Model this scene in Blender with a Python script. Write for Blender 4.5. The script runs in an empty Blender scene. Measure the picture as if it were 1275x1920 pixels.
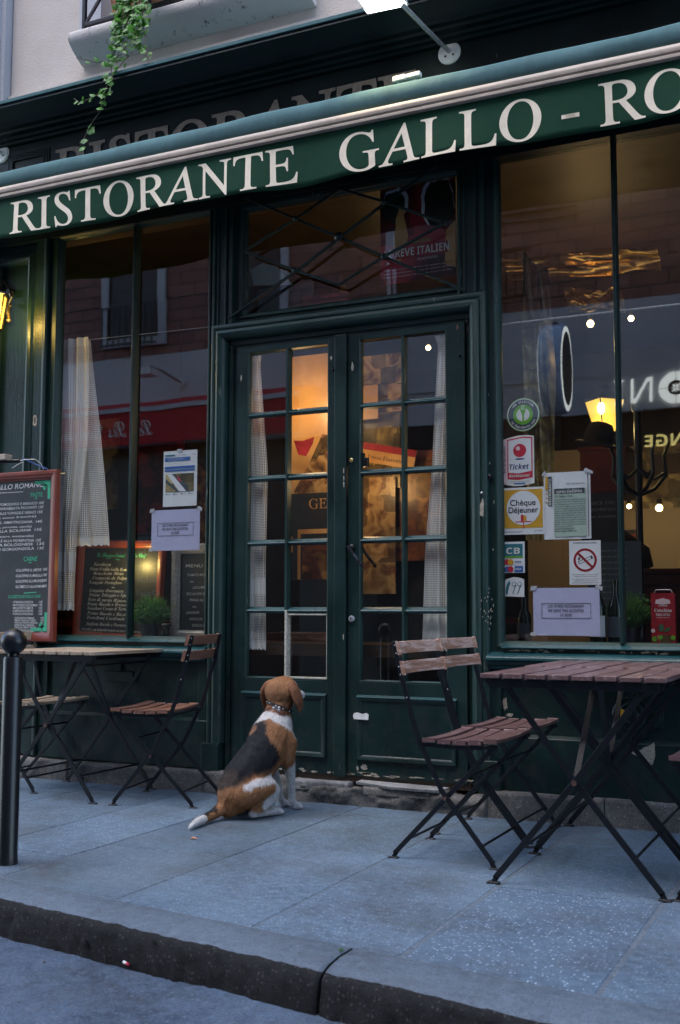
import bpy, bmesh, math, random
from mathutils import Vector, Matrix
random.seed(7)
R = math.radians
sc = bpy.context.scene
COL = sc.collection
# ------------------------------------------------------------------ camera
cd = bpy.data.cameras.new('camera'); cam = bpy.data.objects.new('camera', cd); COL.objects.link(cam)
_p, _y, _r = R(5.19), R(25.65), R(.14)
_f = Vector((-math.sin(_y)*math.cos(_p), math.cos(_y)*math.cos(_p), math.sin(_p)))
_x = Vector((math.cos(_y), math.sin(_y), 0)); _u = _x.cross(_f)
_x2 = _x*math.cos(_r)+_u*math.sin(_r); _u2 = _u*math.cos(_r)-_x*math.sin(_r)
_m = Matrix((_x2, _u2, -_f)).transposed().to_4x4(); _m.translation = (0, -4.907, .92)
cam.matrix_world = _m
cd.sensor_fit = 'HORIZONTAL'; cd.sensor_width = 24; cd.lens = 2070/1275*24
cd.clip_start = .05; cd.clip_end = 500
cd.dof.use_dof = True; cd.dof.focus_distance = 5.2; cd.dof.aperture_fstop = 5.0
sc.camera = cam
# ------------------------------------------------------------------ world, sun, exposure
SUN_EL, SUN_AZ = 64, 205          # soft light falling into the street canyon
w = bpy.data.worlds.new('World'); sc.world = w; w.use_nodes = True
nt = w.node_tree; bg = nt.nodes['Background']
sk = nt.nodes.new('ShaderNodeTexSky'); sk.sky_type = 'NISHITA'; sk.sun_disc = False
sk.sun_elevation = R(SUN_EL); sk.sun_rotation = R(SUN_AZ)
nt.links.new(sk.outputs[0], bg.inputs[0]); bg.inputs[1].default_value = .15
sl = bpy.data.lights.new('sun', 'SUN'); sl.energy = .5; sl.angle = R(50); sl.color = (1, .97, .93)
so = bpy.data.objects.new('sun', sl); COL.objects.link(so)
_d = Vector((math.sin(R(SUN_AZ))*math.cos(R(SUN_EL)), math.cos(R(SUN_AZ))*math.cos(R(SUN_EL)), math.sin(R(SUN_EL))))
so.rotation_euler = _d.to_track_quat('Z', 'Y').to_euler()
sc.view_settings.view_transform = 'Standard'; sc.view_settings.look = 'None'
sc.view_settings.exposure = 2.3; sc.view_settings.gamma = 1
cy = sc.cycles; cy.use_denoising = True
try: cy.denoiser = 'OPENIMAGEDENOISE'
except Exception: pass
cy.max_bounces = 8; cy.transparent_max_bounces = 16; cy.glossy_bounces = 4; cy.diffuse_bounces = 4
cy.caustics_reflective = False; cy.caustics_refractive = False; cy.sample_clamp_indirect = 4
# ------------------------------------------------------------------ materials
def newmat(name):
    m = bpy.data.materials.new(name); m.use_nodes = True
    return m, m.node_tree, m.node_tree.nodes['Principled BSDF']
def nd(t, typ, **kw):
    n = t.nodes.new(typ)
    for k, v in kw.items():
        if k.startswith('i_'): n.inputs[int(k[2:]) if k[2:].isdigit() else k[2:]].default_value = v
        else: setattr(n, k, v)
    return n
def coords(t, scale=(1, 1, 1), kind='Object'):
    tc = nd(t, 'ShaderNodeNewGeometry') if kind == 'World' else nd(t, 'ShaderNodeTexCoord')
    mp = nd(t, 'ShaderNodeMapping'); mp.inputs['Scale'].default_value = scale
    t.links.new(tc.outputs['Position' if kind == 'World' else kind], mp.inputs[0]); return mp.outputs[0]
def noise(t, vec, scale, detail=5, rough=.55):
    n = nd(t, 'ShaderNodeTexNoise'); n.inputs['Scale'].default_value = scale
    n.inputs['Detail'].default_value = detail; n.inputs['Roughness'].default_value = rough
    t.links.new(vec, n.inputs['Vector']); return n
def ramp(t, fac, stops):
    r = nd(t, 'ShaderNodeValToRGB'); e = r.color_ramp.elements
    while len(e) < len(stops): e.new(.5)
    for k, (p, c) in enumerate(stops):
        e[k].position = p; e[k].color = (c[0], c[1], c[2], 1) if isinstance(c, (tuple, list)) else (c, c, c, 1)
    t.links.new(fac, r.inputs[0]); return r.outputs[0]
def mix(t, fac, a, b, typ='MIX'):
    m = nd(t, 'ShaderNodeMix', data_type='RGBA', blend_type=typ)
    for s, v in ((0, fac), (6, a), (7, b)):
        if isinstance(v, (int, float)): m.inputs[s].default_value = v
        elif isinstance(v, (tuple, list)): m.inputs[s].default_value = (v[0], v[1], v[2], 1)
        else: t.links.new(v, m.inputs[s])
    return m.outputs[2]
def bump(t, b, h, strength=.3, dist=.01):
    n = nd(t, 'ShaderNodeBump'); n.inputs['Strength'].default_value = strength; n.inputs['Distance'].default_value = dist
    t.links.new(h, n.inputs['Height']); t.links.new(n.outputs[0], b.inputs['Normal'])
def simple(name, col, rough=.5, metal=0, var=.15, scale=30, bmp=0, emit=None, estr=0):
    m, t, b = newmat(name); v = coords(t, kind='World')
    n = noise(t, v, scale)
    lo = tuple(c*(1-var) for c in col); hi = tuple(min(1, c*(1+var)) for c in col)
    t.links.new(ramp(t, n.outputs[0], [(.3, lo), (.7, hi)]), b.inputs['Base Color'])
    b.inputs['Roughness'].default_value = rough; b.inputs['Metallic'].default_value = metal
    if bmp: bump(t, b, n.outputs[0], bmp, .004)
    if emit: b.inputs['Emission Color'].default_value = (*emit, 1); b.inputs['Emission Strength'].default_value = estr
    return m
def painted(name, col, rough=.34, chip=.0, worn=(.16, .17, .14), grain=(1, 1, .12), spec=.32):
    """old gloss paint: brush ripple, dull worn streaks, chips to pale undercoat"""
    m, t, b = newmat(name); v = coords(t, kind='World'); g = coords(t, grain, 'World')
    big = noise(t, v, 3.2, 4); fine = noise(t, g, 60, 6, .6); spk = noise(t, v, 130, 2, .5)
    c = mix(t, ramp(t, big.outputs[0], [(.35, 0.), (.7, 1.)]), tuple(x*.8 for x in col), tuple(x*1.45 for x in col))
    st = ramp(t, fine.outputs[0], [(.55, 0.), (.8, .35)])
    c = mix(t, st, c, tuple(x*1.6+.012 for x in col))
    ch = nd(t, 'ShaderNodeMath', operation='MULTIPLY')
    chn = noise(t, g, 24, 8, .72)
    t.links.new(ramp(t, chn.outputs[0], [(.70-chip, 0.), (.725-chip, 1.)]), ch.inputs[0])
    t.links.new(ramp(t, noise(t, v, 5, 3).outputs[0], [(.52, 0.), (.62, 1.)]), ch.inputs[1])
    c = mix(t, ch.outputs[0], c, worn)
    dz = nd(t, 'ShaderNodeSeparateXYZ'); dg_ = nd(t, 'ShaderNodeNewGeometry'); t.links.new(dg_.outputs['Position'], dz.inputs[0])
    dm = nd(t, 'ShaderNodeMapRange'); dm.inputs[1].default_value = .85; dm.inputs[2].default_value = .10; t.links.new(dz.outputs[2], dm.inputs[0])
    dn = nd(t, 'ShaderNodeMath', operation='MULTIPLY'); t.links.new(dm.outputs[0], dn.inputs[0]); t.links.new(ramp(t, noise(t, v, 9, 8, .75).outputs[0], [(.48, 0.), (.66, .55)]), dn.inputs[1])
    c = mix(t, dn.outputs[0], c, (.045, .043, .038))
    t.links.new(c, b.inputs['Base Color'])
    t.links.new(ramp(t, big.outputs[0], [(.3, rough-.08), (.75, rough+.16)]), b.inputs['Roughness'])
    b.inputs['Specular IOR Level'].default_value = spec
    h = nd(t, 'ShaderNodeMath', operation='ADD'); t.links.new(fine.outputs[0], h.inputs[0]); t.links.new(spk.outputs[0], h.inputs[1])
    bump(t, b, h.outputs[0], .40, .003)
    return m
GREEN = (.0050, .0185, .0170)
M = {}
M['paint'] = painted('green gloss paint', GREEN, chip=.045)
M['paintworn'] = painted('worn green paint', (.0080, .027, .0235), .40, chip=.09, worn=(.13, .15, .12))
M['paintdark'] = painted('dark green fascia paint', (.0045, .0105, .0110), .36, spec=.16)
M['sillpaint'] = painted('weathered blue-green sill paint', (.009, .042, .046), .26, chip=.06, worn=(.38, .40, .36), grain=(.12, 1, 1))
M['putty'] = simple('pale putty', (.42, .40, .33), .7, var=.4, scale=90, bmp=.5)
M['chip'] = simple('pale exposed wood', (.33, .29, .23), .8, var=.5, scale=120, bmp=.5)
M['black'] = simple('black enamelled steel', (.0045, .005, .007), .34, var=.4, scale=60, bmp=.12)
M['rust'] = simple('rubbed steel rivet', (.16, .09, .07), .45, .7, var=.4)
M['steel'] = simple('galvanised steel', (.42, .42, .43), .42, .7, var=.25, scale=60)
M['brass'] = simple('aged brass', (.45, .33, .13), .35, .9, var=.3)
M['aluminium'] = simple('weathered beige aluminium', (.37, .30, .24), .50, .0, var=.18, scale=12)
M['white'] = simple('white enamel', (.72, .71, .68), .4, var=.12, scale=40)
M['ink'] = simple('black ink', (.02, .02, .025), .6)
M['navy'] = simple('navy ink', (.02, .03, .14), .5)
M['red'] = simple('red ink', (.55, .02, .05), .45, var=.1)
M['crimson'] = simple('crimson print', (.30, .012, .02), .4, var=.2)
M['lime'] = simple('lime print', (.13, .38, .02), .5, var=.1)
M['yellow'] = simple('ochre print', (.62, .33, .02), .5, var=.1)
M['blue'] = simple('blue print', (.03, .12, .40), .5, var=.1)
M['teal'] = simple('teal print', (.02, .17, .22), .5, var=.1)
M['slate'] = simple('slate print', (.045, .06, .075), .5, var=.1)
M['palegreen'] = simple('pale green newsprint', (.42, .52, .45), .6, var=.08)
M['pink'] = simple('pale pink print', (.75, .55, .58), .5, var=.06)
M['greyink'] = simple('grey print', (.28, .30, .30), .6, var=.1)
M['grapeleaf'] = simple('leaf print', (.04, .10, .05), .6, var=.3)
M['chalk'] = simple('white chalk', (.62, .62, .60), .9, var=.35, scale=160)
M['chalkgreen'] = simple('green chalk', (.06, .42, .24), .9, var=.3, scale=160)
M['letter'] = simple('cream lettering', (.80, .70, .54), .6, var=.08, scale=25)
M['letterold'] = simple('faded gilt lettering', (.20, .16, .125), .6, var=.25, scale=40)
def paper_mat(name, col):
    m, t, b = newmat(name); v = coords(t, kind='World')
    n = noise(t, v, 9, 3)
    t.links.new(ramp(t, n.outputs[0], [(.3, tuple(x*.93 for x in col)), (.7, col)]), b.inputs['Base Color'])
    b.inputs['Roughness'].default_value = .65
    bump(t, b, n.outputs[0], .25, .008); return m
M['paper'] = paper_mat('white paper', (.76, .77, .80)); M['lilac'] = paper_mat('lilac tinted paper', (.50, .50, .72))
M['tape'] = simple('clear tape', (.55, .56, .60), .3)
def chalkboard_mat():
    m, t, b = newmat('slate board'); v = coords(t, kind='World')
    n = noise(t, v, 7, 6, .7)
    t.links.new(ramp(t, n.outputs[0], [(.35, (.010, .012, .014)), (.75, (.030, .034, .038))]), b.inputs['Base Color'])
    b.inputs['Roughness'].default_value = .5; return m
M['board'] = chalkboard_mat()
def wood(name, lo, hi, axis=(1, 14, 14), rough=.5, worn=0, worncol=(.42, .35, .30), kind='Object'):
    m, t, b = newmat(name); g = coords(t, axis, kind); v = coords(t, kind=kind)
    n = noise(t, g, 9, 7, .65); n.inputs['Distortion'].default_value = .6
    c = ramp(t, n.outputs[0], [(.28, lo), (.72, hi)])
    oi = nd(t, 'ShaderNodeObjectInfo')
    c = mix(t, .25, c, ramp(t, noise(t, v, 5, 2).outputs[0], [(.3, lo), (.7, hi)]))
    if worn:
        ww = noise(t, coords(t, tuple(a*.6 for a in axis), kind), 7, 9, .75)
        c = mix(t, ramp(t, ww.outputs[0], [(.60-worn, 0.), (.68-worn, .85)]), c, worncol)
    t.links.new(c, b.inputs['Base Color']); b.inputs['Roughness'].default_value = rough
    bump(t, b, n.outputs[0], .25, .003); return m
M['framewood'] = wood('mahogany frame', (.12, .020, .012), (.22, .044, .026), (1, 1, 1), .38, kind='World')
M['slat'] = wood('varnished acacia slat', (.10, .045, .03), (.24, .115, .075), (14, 1, 14), .42, .03, (.40, .31, .26))
M['slatworn'] = wood('scuffed acacia slat', (.17, .075, .045), (.36, .18, .11), (14, 1, 14), .5, .13, (.52, .38, .32))
M['slatpale'] = wood('sun-greyed acacia slat', (.20, .14, .09), (.36, .27, .19), (14, 1, 14), .6, .06, (.48, .42, .35))
M['slatplum'] = wood('dark plum-brown slat', (.085, .045, .045), (.18, .10, .095), (14, 1, 14), .33, .03, (.40, .34, .34))
def glass_mat(name='shop glass', tint=(.88, .90, .88), ior=.135, wav=.014):
    m, t, b = newmat(name); t.nodes.remove(b); out = t.nodes['Material Output']
    tr = nd(t, 'ShaderNodeBsdfTransparent'); tr.inputs[0].default_value = (*tint, 1)
    gl = nd(t, 'ShaderNodeBsdfGlossy'); gl.inputs['Roughness'].default_value = .012
    ge = nd(t, 'ShaderNodeNewGeometry'); dt = nd(t, 'ShaderNodeVectorMath', operation='DOT_PRODUCT')
    t.links.new(ge.outputs['Incoming'], dt.inputs[0]); t.links.new(ge.outputs['Normal'], dt.inputs[1])
    ab = nd(t, 'ShaderNodeMath', operation='ABSOLUTE'); t.links.new(dt.outputs['Value'], ab.inputs[0])
    iv = nd(t, 'ShaderNodeMath', operation='SUBTRACT'); iv.inputs[0].default_value = 1; t.links.new(ab.outputs[0], iv.inputs[1])
    pw = nd(t, 'ShaderNodeMath', operation='POWER'); t.links.new(iv.outputs[0], pw.inputs[0]); pw.inputs[1].default_value = 5
    fr = nd(t, 'ShaderNodeMath', operation='MULTIPLY_ADD'); t.links.new(pw.outputs[0], fr.inputs[0]); fr.inputs[1].default_value = 1-ior; fr.inputs[2].default_value = ior
    ms = nd(t, 'ShaderNodeMixShader'); v = coords(t, kind='World')
    n = noise(t, v, 1.6, 1); bp = nd(t, 'ShaderNodeBump'); bp.inputs['Strength'].default_value = wav; bp.inputs['Distance'].default_value = .06
    t.links.new(n.outputs[0], bp.inputs['Height']); t.links.new(bp.outputs[0], gl.inputs['Normal'])
    t.links.new(fr.outputs[0], ms.inputs[0]); t.links.new(tr.outputs[0], ms.inputs[1]); t.links.new(gl.outputs[0], ms.inputs[2])
    t.links.new(ms.outputs[0], out.inputs[0]); return m
M['glass'] = glass_mat(); M['bottle'] = simple('dark bottle glass', (.008, .012, .008), .08)
def lace_mat():
    m, t, b = newmat('cotton lace'); out = t.nodes['Material Output']
    uv = nd(t, 'ShaderNodeTexCoord'); sx = nd(t, 'ShaderNodeSeparateXYZ'); t.links.new(uv.outputs['UV'], sx.inputs[0])
    def cell(o):
        a = nd(t, 'ShaderNodeMath', operation='FRACT'); t.links.new(o, a.inputs[0])
        g = nd(t, 'ShaderNodeMath', operation='GREATER_THAN'); g.inputs[1].default_value = .46; t.links.new(a.outputs[0], g.inputs[0]); return g.outputs[0]
    mu = nd(t, 'ShaderNodeMath', operation='MULTIPLY'); t.links.new(cell(sx.outputs[0]), mu.inputs[0]); t.links.new(cell(sx.outputs[1]), mu.inputs[1])
    # worked solid band: UV z is not available, so the band is a vertex attribute
    at = nd(t, 'ShaderNodeAttribute', attribute_name='solid')
    iv = nd(t, 'ShaderNodeMath', operation='SUBTRACT'); iv.inputs[0].default_value = 1; t.links.new(at.outputs['Fac'], iv.inputs[1])
    m2 = nd(t, 'ShaderNodeMath', operation='MULTIPLY'); t.links.new(mu.outputs[0], m2.inputs[0]); t.links.new(iv.outputs[0], m2.inputs[1])
    tr = nd(t, 'ShaderNodeBsdfTransparent'); ms = nd(t, 'ShaderNodeMixShader')
    b.inputs['Base Color'].default_value = (.88, .865, .83, 1); b.inputs['Roughness'].default_value = .9
    tl = nd(t, 'ShaderNodeBsdfTranslucent'); tl.inputs[0].default_value = (.6, .56, .5, 1)
    m3 = nd(t, 'ShaderNodeMixShader'); m3.inputs[0].default_value = .10
    t.links.new(b.outputs[0], m3.inputs[1]); t.links.new(tl.outputs[0], m3.inputs[2])
    t.links.new(m2.outputs[0], ms.inputs[0]); t.links.new(m3.outputs[0], ms.inputs[1]); t.links.new(tr.outputs[0], ms.inputs[2])
    t.links.new(ms.outputs[0], out.inputs[0]); return m
M['lace'] = lace_mat()
def granite(name, a, b_, fleck, scale=1., rough=.62, attr=False, grime=0, fs=75, kerb=False):
    m, t, b = newmat(name); v = coords(t, kind='World')
    big = noise(t, v, 2.2*scale, 5, .6); med = noise(t, v, 30*scale, 6, .7); fn = noise(t, v, 210*scale, 3, .7)
    c = mix(t, ramp(t, big.outputs[0], [(.36, 0.), (.64, 1.)]), a, b_)
    c = mix(t, ramp(t, med.outputs[0], [(.35, 0.), (.72, .75)]), c, tuple(x*1.45 for x in b_))
    c = mix(t, ramp(t, fn.outputs[0], [(.38, .65), (.5, 0.)]), c, tuple(x*.45 for x in a))
    vo = nd(t, 'ShaderNodeTexVoronoi'); vo.inputs['Scale'].default_value = fs*scale; t.links.new(v, vo.inputs['Vector'])
    f = nd(t, 'ShaderNodeMath', operation='MULTIPLY')
    t.links.new(ramp(t, vo.outputs['Distance'], [(.16, 1.), (.38, 0.)]), f.inputs[0])
    sp = nd(t, 'ShaderNodeSeparateColor'); t.links.new(vo.outputs['Color'], sp.inputs[0])
    t.links.new(ramp(t, sp.outputs[0], [(.35, 0.), (.85, 1.)]), f.inputs[1])
    if attr:
        at = nd(t, 'ShaderNodeAttribute', attribute_name='tone')
        f2 = nd(t, 'ShaderNodeMath', operation='MULTIPLY'); t.links.new(f.outputs[0], f2.inputs[0]); t.links.new(at.outputs['Alpha'], f2.inputs[1])
        c = mix(t, 1., c, at.outputs['Color'], 'MULTIPLY'); fo = f2.outputs[0]
    else: fo = f.outputs[0]
    c = mix(t, fo, c, fleck)
    if grime:
        gn = noise(t, v, 1.9, 9, .72)
        c = mix(t, ramp(t, gn.outputs[0], [(.46, 0.), (.68, grime)]), c, (.05, .045, .042))
    if kerb:  # face goes near-black below the nose: dirt, plus shade put into the colour
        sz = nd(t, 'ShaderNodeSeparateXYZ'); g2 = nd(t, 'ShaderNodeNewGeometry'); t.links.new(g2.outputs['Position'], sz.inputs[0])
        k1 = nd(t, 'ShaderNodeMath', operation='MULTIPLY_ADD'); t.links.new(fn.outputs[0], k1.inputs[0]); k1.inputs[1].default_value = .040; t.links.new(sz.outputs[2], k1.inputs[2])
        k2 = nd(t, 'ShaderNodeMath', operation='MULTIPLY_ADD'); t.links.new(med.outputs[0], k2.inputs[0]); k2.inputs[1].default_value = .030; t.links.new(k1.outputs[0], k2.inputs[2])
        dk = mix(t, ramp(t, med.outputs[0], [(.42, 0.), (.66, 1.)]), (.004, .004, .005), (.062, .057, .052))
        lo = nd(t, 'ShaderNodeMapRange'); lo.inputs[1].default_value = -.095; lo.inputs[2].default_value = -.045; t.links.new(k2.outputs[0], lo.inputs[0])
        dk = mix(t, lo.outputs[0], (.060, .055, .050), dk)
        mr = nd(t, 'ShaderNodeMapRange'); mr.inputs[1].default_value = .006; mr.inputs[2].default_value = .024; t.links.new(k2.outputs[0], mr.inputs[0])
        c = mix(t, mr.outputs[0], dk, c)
    t.links.new(c, b.inputs['Base Color']); b.inputs['Roughness'].default_value = rough; b.inputs['Specular IOR Level'].default_value = .25
    h = nd(t, 'ShaderNodeMath', operation='ADD'); t.links.new(med.outputs[0], h.inputs[0]); t.links.new(fn.outputs[0], h.inputs[1])
    bump(t, b, h.outputs[0], .45, .006); return m
M['slab'] = granite('granite pavement', (.066, .102, .146), (.122, .172, .224), (.36, .46, .57), attr=True, grime=.6, fs=85)
M['mortar'] = granite('mortar joint', (.080, .100, .125), (.115, .140, .168), (.20, .23, .26))
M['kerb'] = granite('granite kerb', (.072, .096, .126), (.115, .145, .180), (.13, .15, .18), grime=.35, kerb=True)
M['kerbface'] = granite('kerb face grime and painted shade', (.006, .006, .007), (.018, .017, .017), (.05, .048, .046), rough=.9)  # dark for dirt and for painted-in shade on the upright face
M['road'] = granite('worn asphalt', (.020, .032, .054), (.085, .118, .168), (.13, .16, .20), scale=.8, grime=.5, rough=.55)
M['stone'] = granite('rough plinth stone', (.075, .07, .065), (.16, .15, .14), (.28, .27, .26), rough=.85, grime=.6)
M['steptop'] = granite('broken step slab', (.20, .20, .21), (.30, .29, .28), (.4, .4, .4), grime=.5)
def plaster(name, a, b_, drips=False):
    m, t, b = newmat(name); v = coords(t, kind='World')
    big = noise(t, v, 1.4, 6, .6); f = noise(t, v, 70, 4, .6)
    c = mix(t, ramp(t, big.outputs[0], [(.32, 0.), (.7, 1.)]), a, b_)
    if drips:
        dn = noise(t, coords(t, (1, 1, .06), 'World'), 26, 4, .6)
        c = mix(t, ramp(t, dn.outputs[0], [(.60, 0.), (.70, .75)]), c, (.07, .06, .06))
    t.links.new(c, b.inputs['Base Color']); b.inputs['Roughness'].default_value = .9
    bump(t, b, f.outputs[0], .5, .006); return m
M['plaster'] = plaster('lime plaster', (.44, .39, .355), (.57, .515, .475)); M['plasterblue'] = plaster('grey plaster', (.36, .37, .40), (.46, .47, .50))
M['drip'] = plaster('streaked stone sill', (.58, .53, .50), (.68, .63, .60), True)
def canvas_mat(name, col, streak=.5):
    m, t, b = newmat(name); v = coords(t, kind='World'); g = coords(t, (1, 1, .25), 'World')
    n = noise(t, g, 7, 6, .65); f = noise(t, v, 260, 2)
    t.links.new(mix(t, ramp(t, n.outputs[0], [(.3, 0.), (.75, streak)]), col, tuple(min(1, x*1.7+.01) for x in col)), b.inputs['Base Color'])
    b.inputs['Roughness'].default_value = .8; b.inputs['Specular IOR Level'].default_value = .2
    w2 = noise(t, coords(t, (1, 1, .5), 'World'), 9, 4, .6); h = nd(t, 'ShaderNodeMath', operation='MULTIPLY_ADD'); t.links.new(w2.outputs[0], h.inputs[0]); h.inputs[1].default_value = 14.; t.links.new(f.outputs[0], h.inputs[2])
    bump(t, b, h.outputs[0], .45, .0012); return m
M['canvas'] = canvas_mat('green awning canvas', (.0055, .042, .021), .12); M['canvastop'] = canvas_mat('faded awning cover', (.055, .115, .122), .5)
def leaf_mat(name, col):
    m, t, b = newmat(name); oi = nd(t, 'ShaderNodeTexCoord'); n = noise(t, oi.outputs['Object'], 25, 2)
    c = ramp(t, n.outputs[0], [(.3, tuple(x*.55 for x in col)), (.7, tuple(x*1.5 for x in col))])
    t.links.new(c, b.inputs['Base Color']); b.inputs['Roughness'].default_value = .45
    out = t.nodes['Material Output']; tl = nd(t, 'ShaderNodeBsdfTranslucent'); t.links.new(c, tl.inputs[0])
    ms = nd(t, 'ShaderNodeMixShader'); ms.inputs[0].default_value = .35
    t.links.new(b.outputs[0], ms.inputs[1]); t.links.new(tl.outputs[0], ms.inputs[2]); t.links.new(ms.outputs[0], out.inputs[0]); return m
M['ivy'] = leaf_mat('ivy leaf', (.085, .23, .035)); M['sprig'] = leaf_mat('needle foliage', (.075, .20, .045)); M['stem'] = simple('woody stem', (.10, .07, .045), .8)
def brick_mat(name, c1, c2, mortar, sc_=1):
    m, t, b = newmat(name); tc = nd(t, 'ShaderNodeNewGeometry'); sx = nd(t, 'ShaderNodeSeparateXYZ'); t.links.new(tc.outputs['Position'], sx.inputs[0])
    cb = nd(t, 'ShaderNodeCombineXYZ'); t.links.new(sx.outputs[0], cb.inputs[0]); t.links.new(sx.outputs[2], cb.inputs[1])
    br = nd(t, 'ShaderNodeTexBrick'); t.links.new(cb.outputs[0], br.inputs['Vector'])
    br.inputs['Color1'].default_value = (*c1, 1); br.inputs['Color2'].default_value = (*c2, 1); br.inputs['Mortar'].default_value = (*mortar, 1)
    br.inputs['Scale'].default_value = sc_; br.inputs['Brick Width'].default_value = .44; br.inputs['Row Height'].default_value = .17; br.inputs['Mortar Size'].default_value = .012
    t.links.new(br.outputs[0], b.inputs['Base Color']); b.inputs['Roughness'].default_value = .85; return m
M['brick'] = brick_mat('red brick', (.22, .105, .09), (.32, .16, .13), (.07, .06, .06))
def emis(name, col, s):
    m, t, b = newmat(name); b.inputs['Base Color'].default_value = (*col, 1)
    b.inputs['Emission Color'].default_value = (*col, 1); b.inputs['Emission Strength'].default_value = s; return m
M['bulb'] = emis('lit bulb', (1, .70, .32), 5); M['lampglass'] = emis('lit lantern glass', (1, .62, .12), .20); M['flood'] = emis('lit floodlight lens', (.90, 1, .94), 3)
M['litsign'] = emis('backlit sign letter', (.8, .85, .8), .9); M['litgold'] = emis('backlit gold letter', (.9, .75, .25), .7)
def collage(name, cols, scale=3., seed=0, dist=1.5):
    dist = min(dist, .5)
    m, t, b = newmat(name); v = coords(t, kind='World'); mp = nd(t, 'ShaderNodeMapping'); mp.inputs['Location'].default_value = (seed, seed*2, seed*.7)
    t.links.new(v, mp.inputs[0]); n = noise(t, mp.outputs[0], scale, 4, .5); n.inputs['Distortion'].default_value = dist
    k = len(cols); st = [(.28+.44*i/(k-1), c) for i, c in enumerate(cols)]
    vo = nd(t, 'ShaderNodeTexVoronoi', distance='CHEBYCHEV'); vo.inputs['Scale'].default_value = scale*1.3; vo.inputs['Randomness'].default_value = .8; t.links.new(mp.outputs[0], vo.inputs['Vector'])
    sp = nd(t, 'ShaderNodeSeparateColor'); t.links.new(vo.outputs['Color'], sp.inputs[0])
    c1 = ramp(t, n.outputs[0], st); c2 = mix(t, ramp(t, sp.outputs[0], [(.2, .25), (.8, 1.)]), (0, 0, 0), c1) if scale > 3 else c1
    t.links.new(c2, b.inputs['Base Color']); b.inputs['Roughness'].default_value = .35; return m
M['postera'] = collage('amber poster print', [(.40, .19, .05), (.60, .34, .13), (.34, .15, .035)], 2.2, 1)
M['posterb'] = collage('painted figure print', [(.05, .02, .012), (.30, .10, .03), (.12, .03, .02), (.52, .27, .08), (.20, .05, .02)], 6, 4, 2.5)
M['posterc'] = collage('brown collage print', [(.04, .02, .01), (.26, .13, .04), (.50, .32, .13), (.14, .05, .02), (.42, .20, .07)], 8, 9, 2)
M['posterd'] = collage('dark red print', [(.22, .012, .02), (.42, .03, .05), (.10, .01, .015), (.50, .06, .06)], 4, 12, 1)
M['postere'] = collage('yellowed print', [(.45, .32, .10), (.10, .07, .03), (.55, .42, .18), (.20, .13, .05)], 4, 15, .6)
M['foil'] = collage('crumpled golden cellophane', [(.10, .06, .02), (.50, .34, .10), (.16, .10, .03), (.60, .45, .2)], 7, 20, 3)
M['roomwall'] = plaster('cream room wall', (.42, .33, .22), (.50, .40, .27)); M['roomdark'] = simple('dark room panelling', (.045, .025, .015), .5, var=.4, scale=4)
M['redwood'] = wood('red stained wood', (.12, .03, .015), (.25, .07, .035), (3, 3, .6), .35, kind='World')
M['felt'] = simple('dark brown felt', (.018, .014, .012), .9, var=.3); M['leather'] = simple('tan leather', (.30, .12, .05), .5, var=.3)
M['awningred'] = canvas_mat('red canvas', (.50, .035, .045), .1); M['whitewall'] = plaster('white painted wall', (.52, .53, .56), (.60, .61, .64))
M['signblue'] = simple('pale blue enamel', (.50, .66, .88), .35)
M['goldfoil'] = simple('gold foil', (.55, .38, .14), .28, .9, var=.3)
M['darkshop'] = simple('dark shopfront', (.02, .02, .022), .4)
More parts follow.
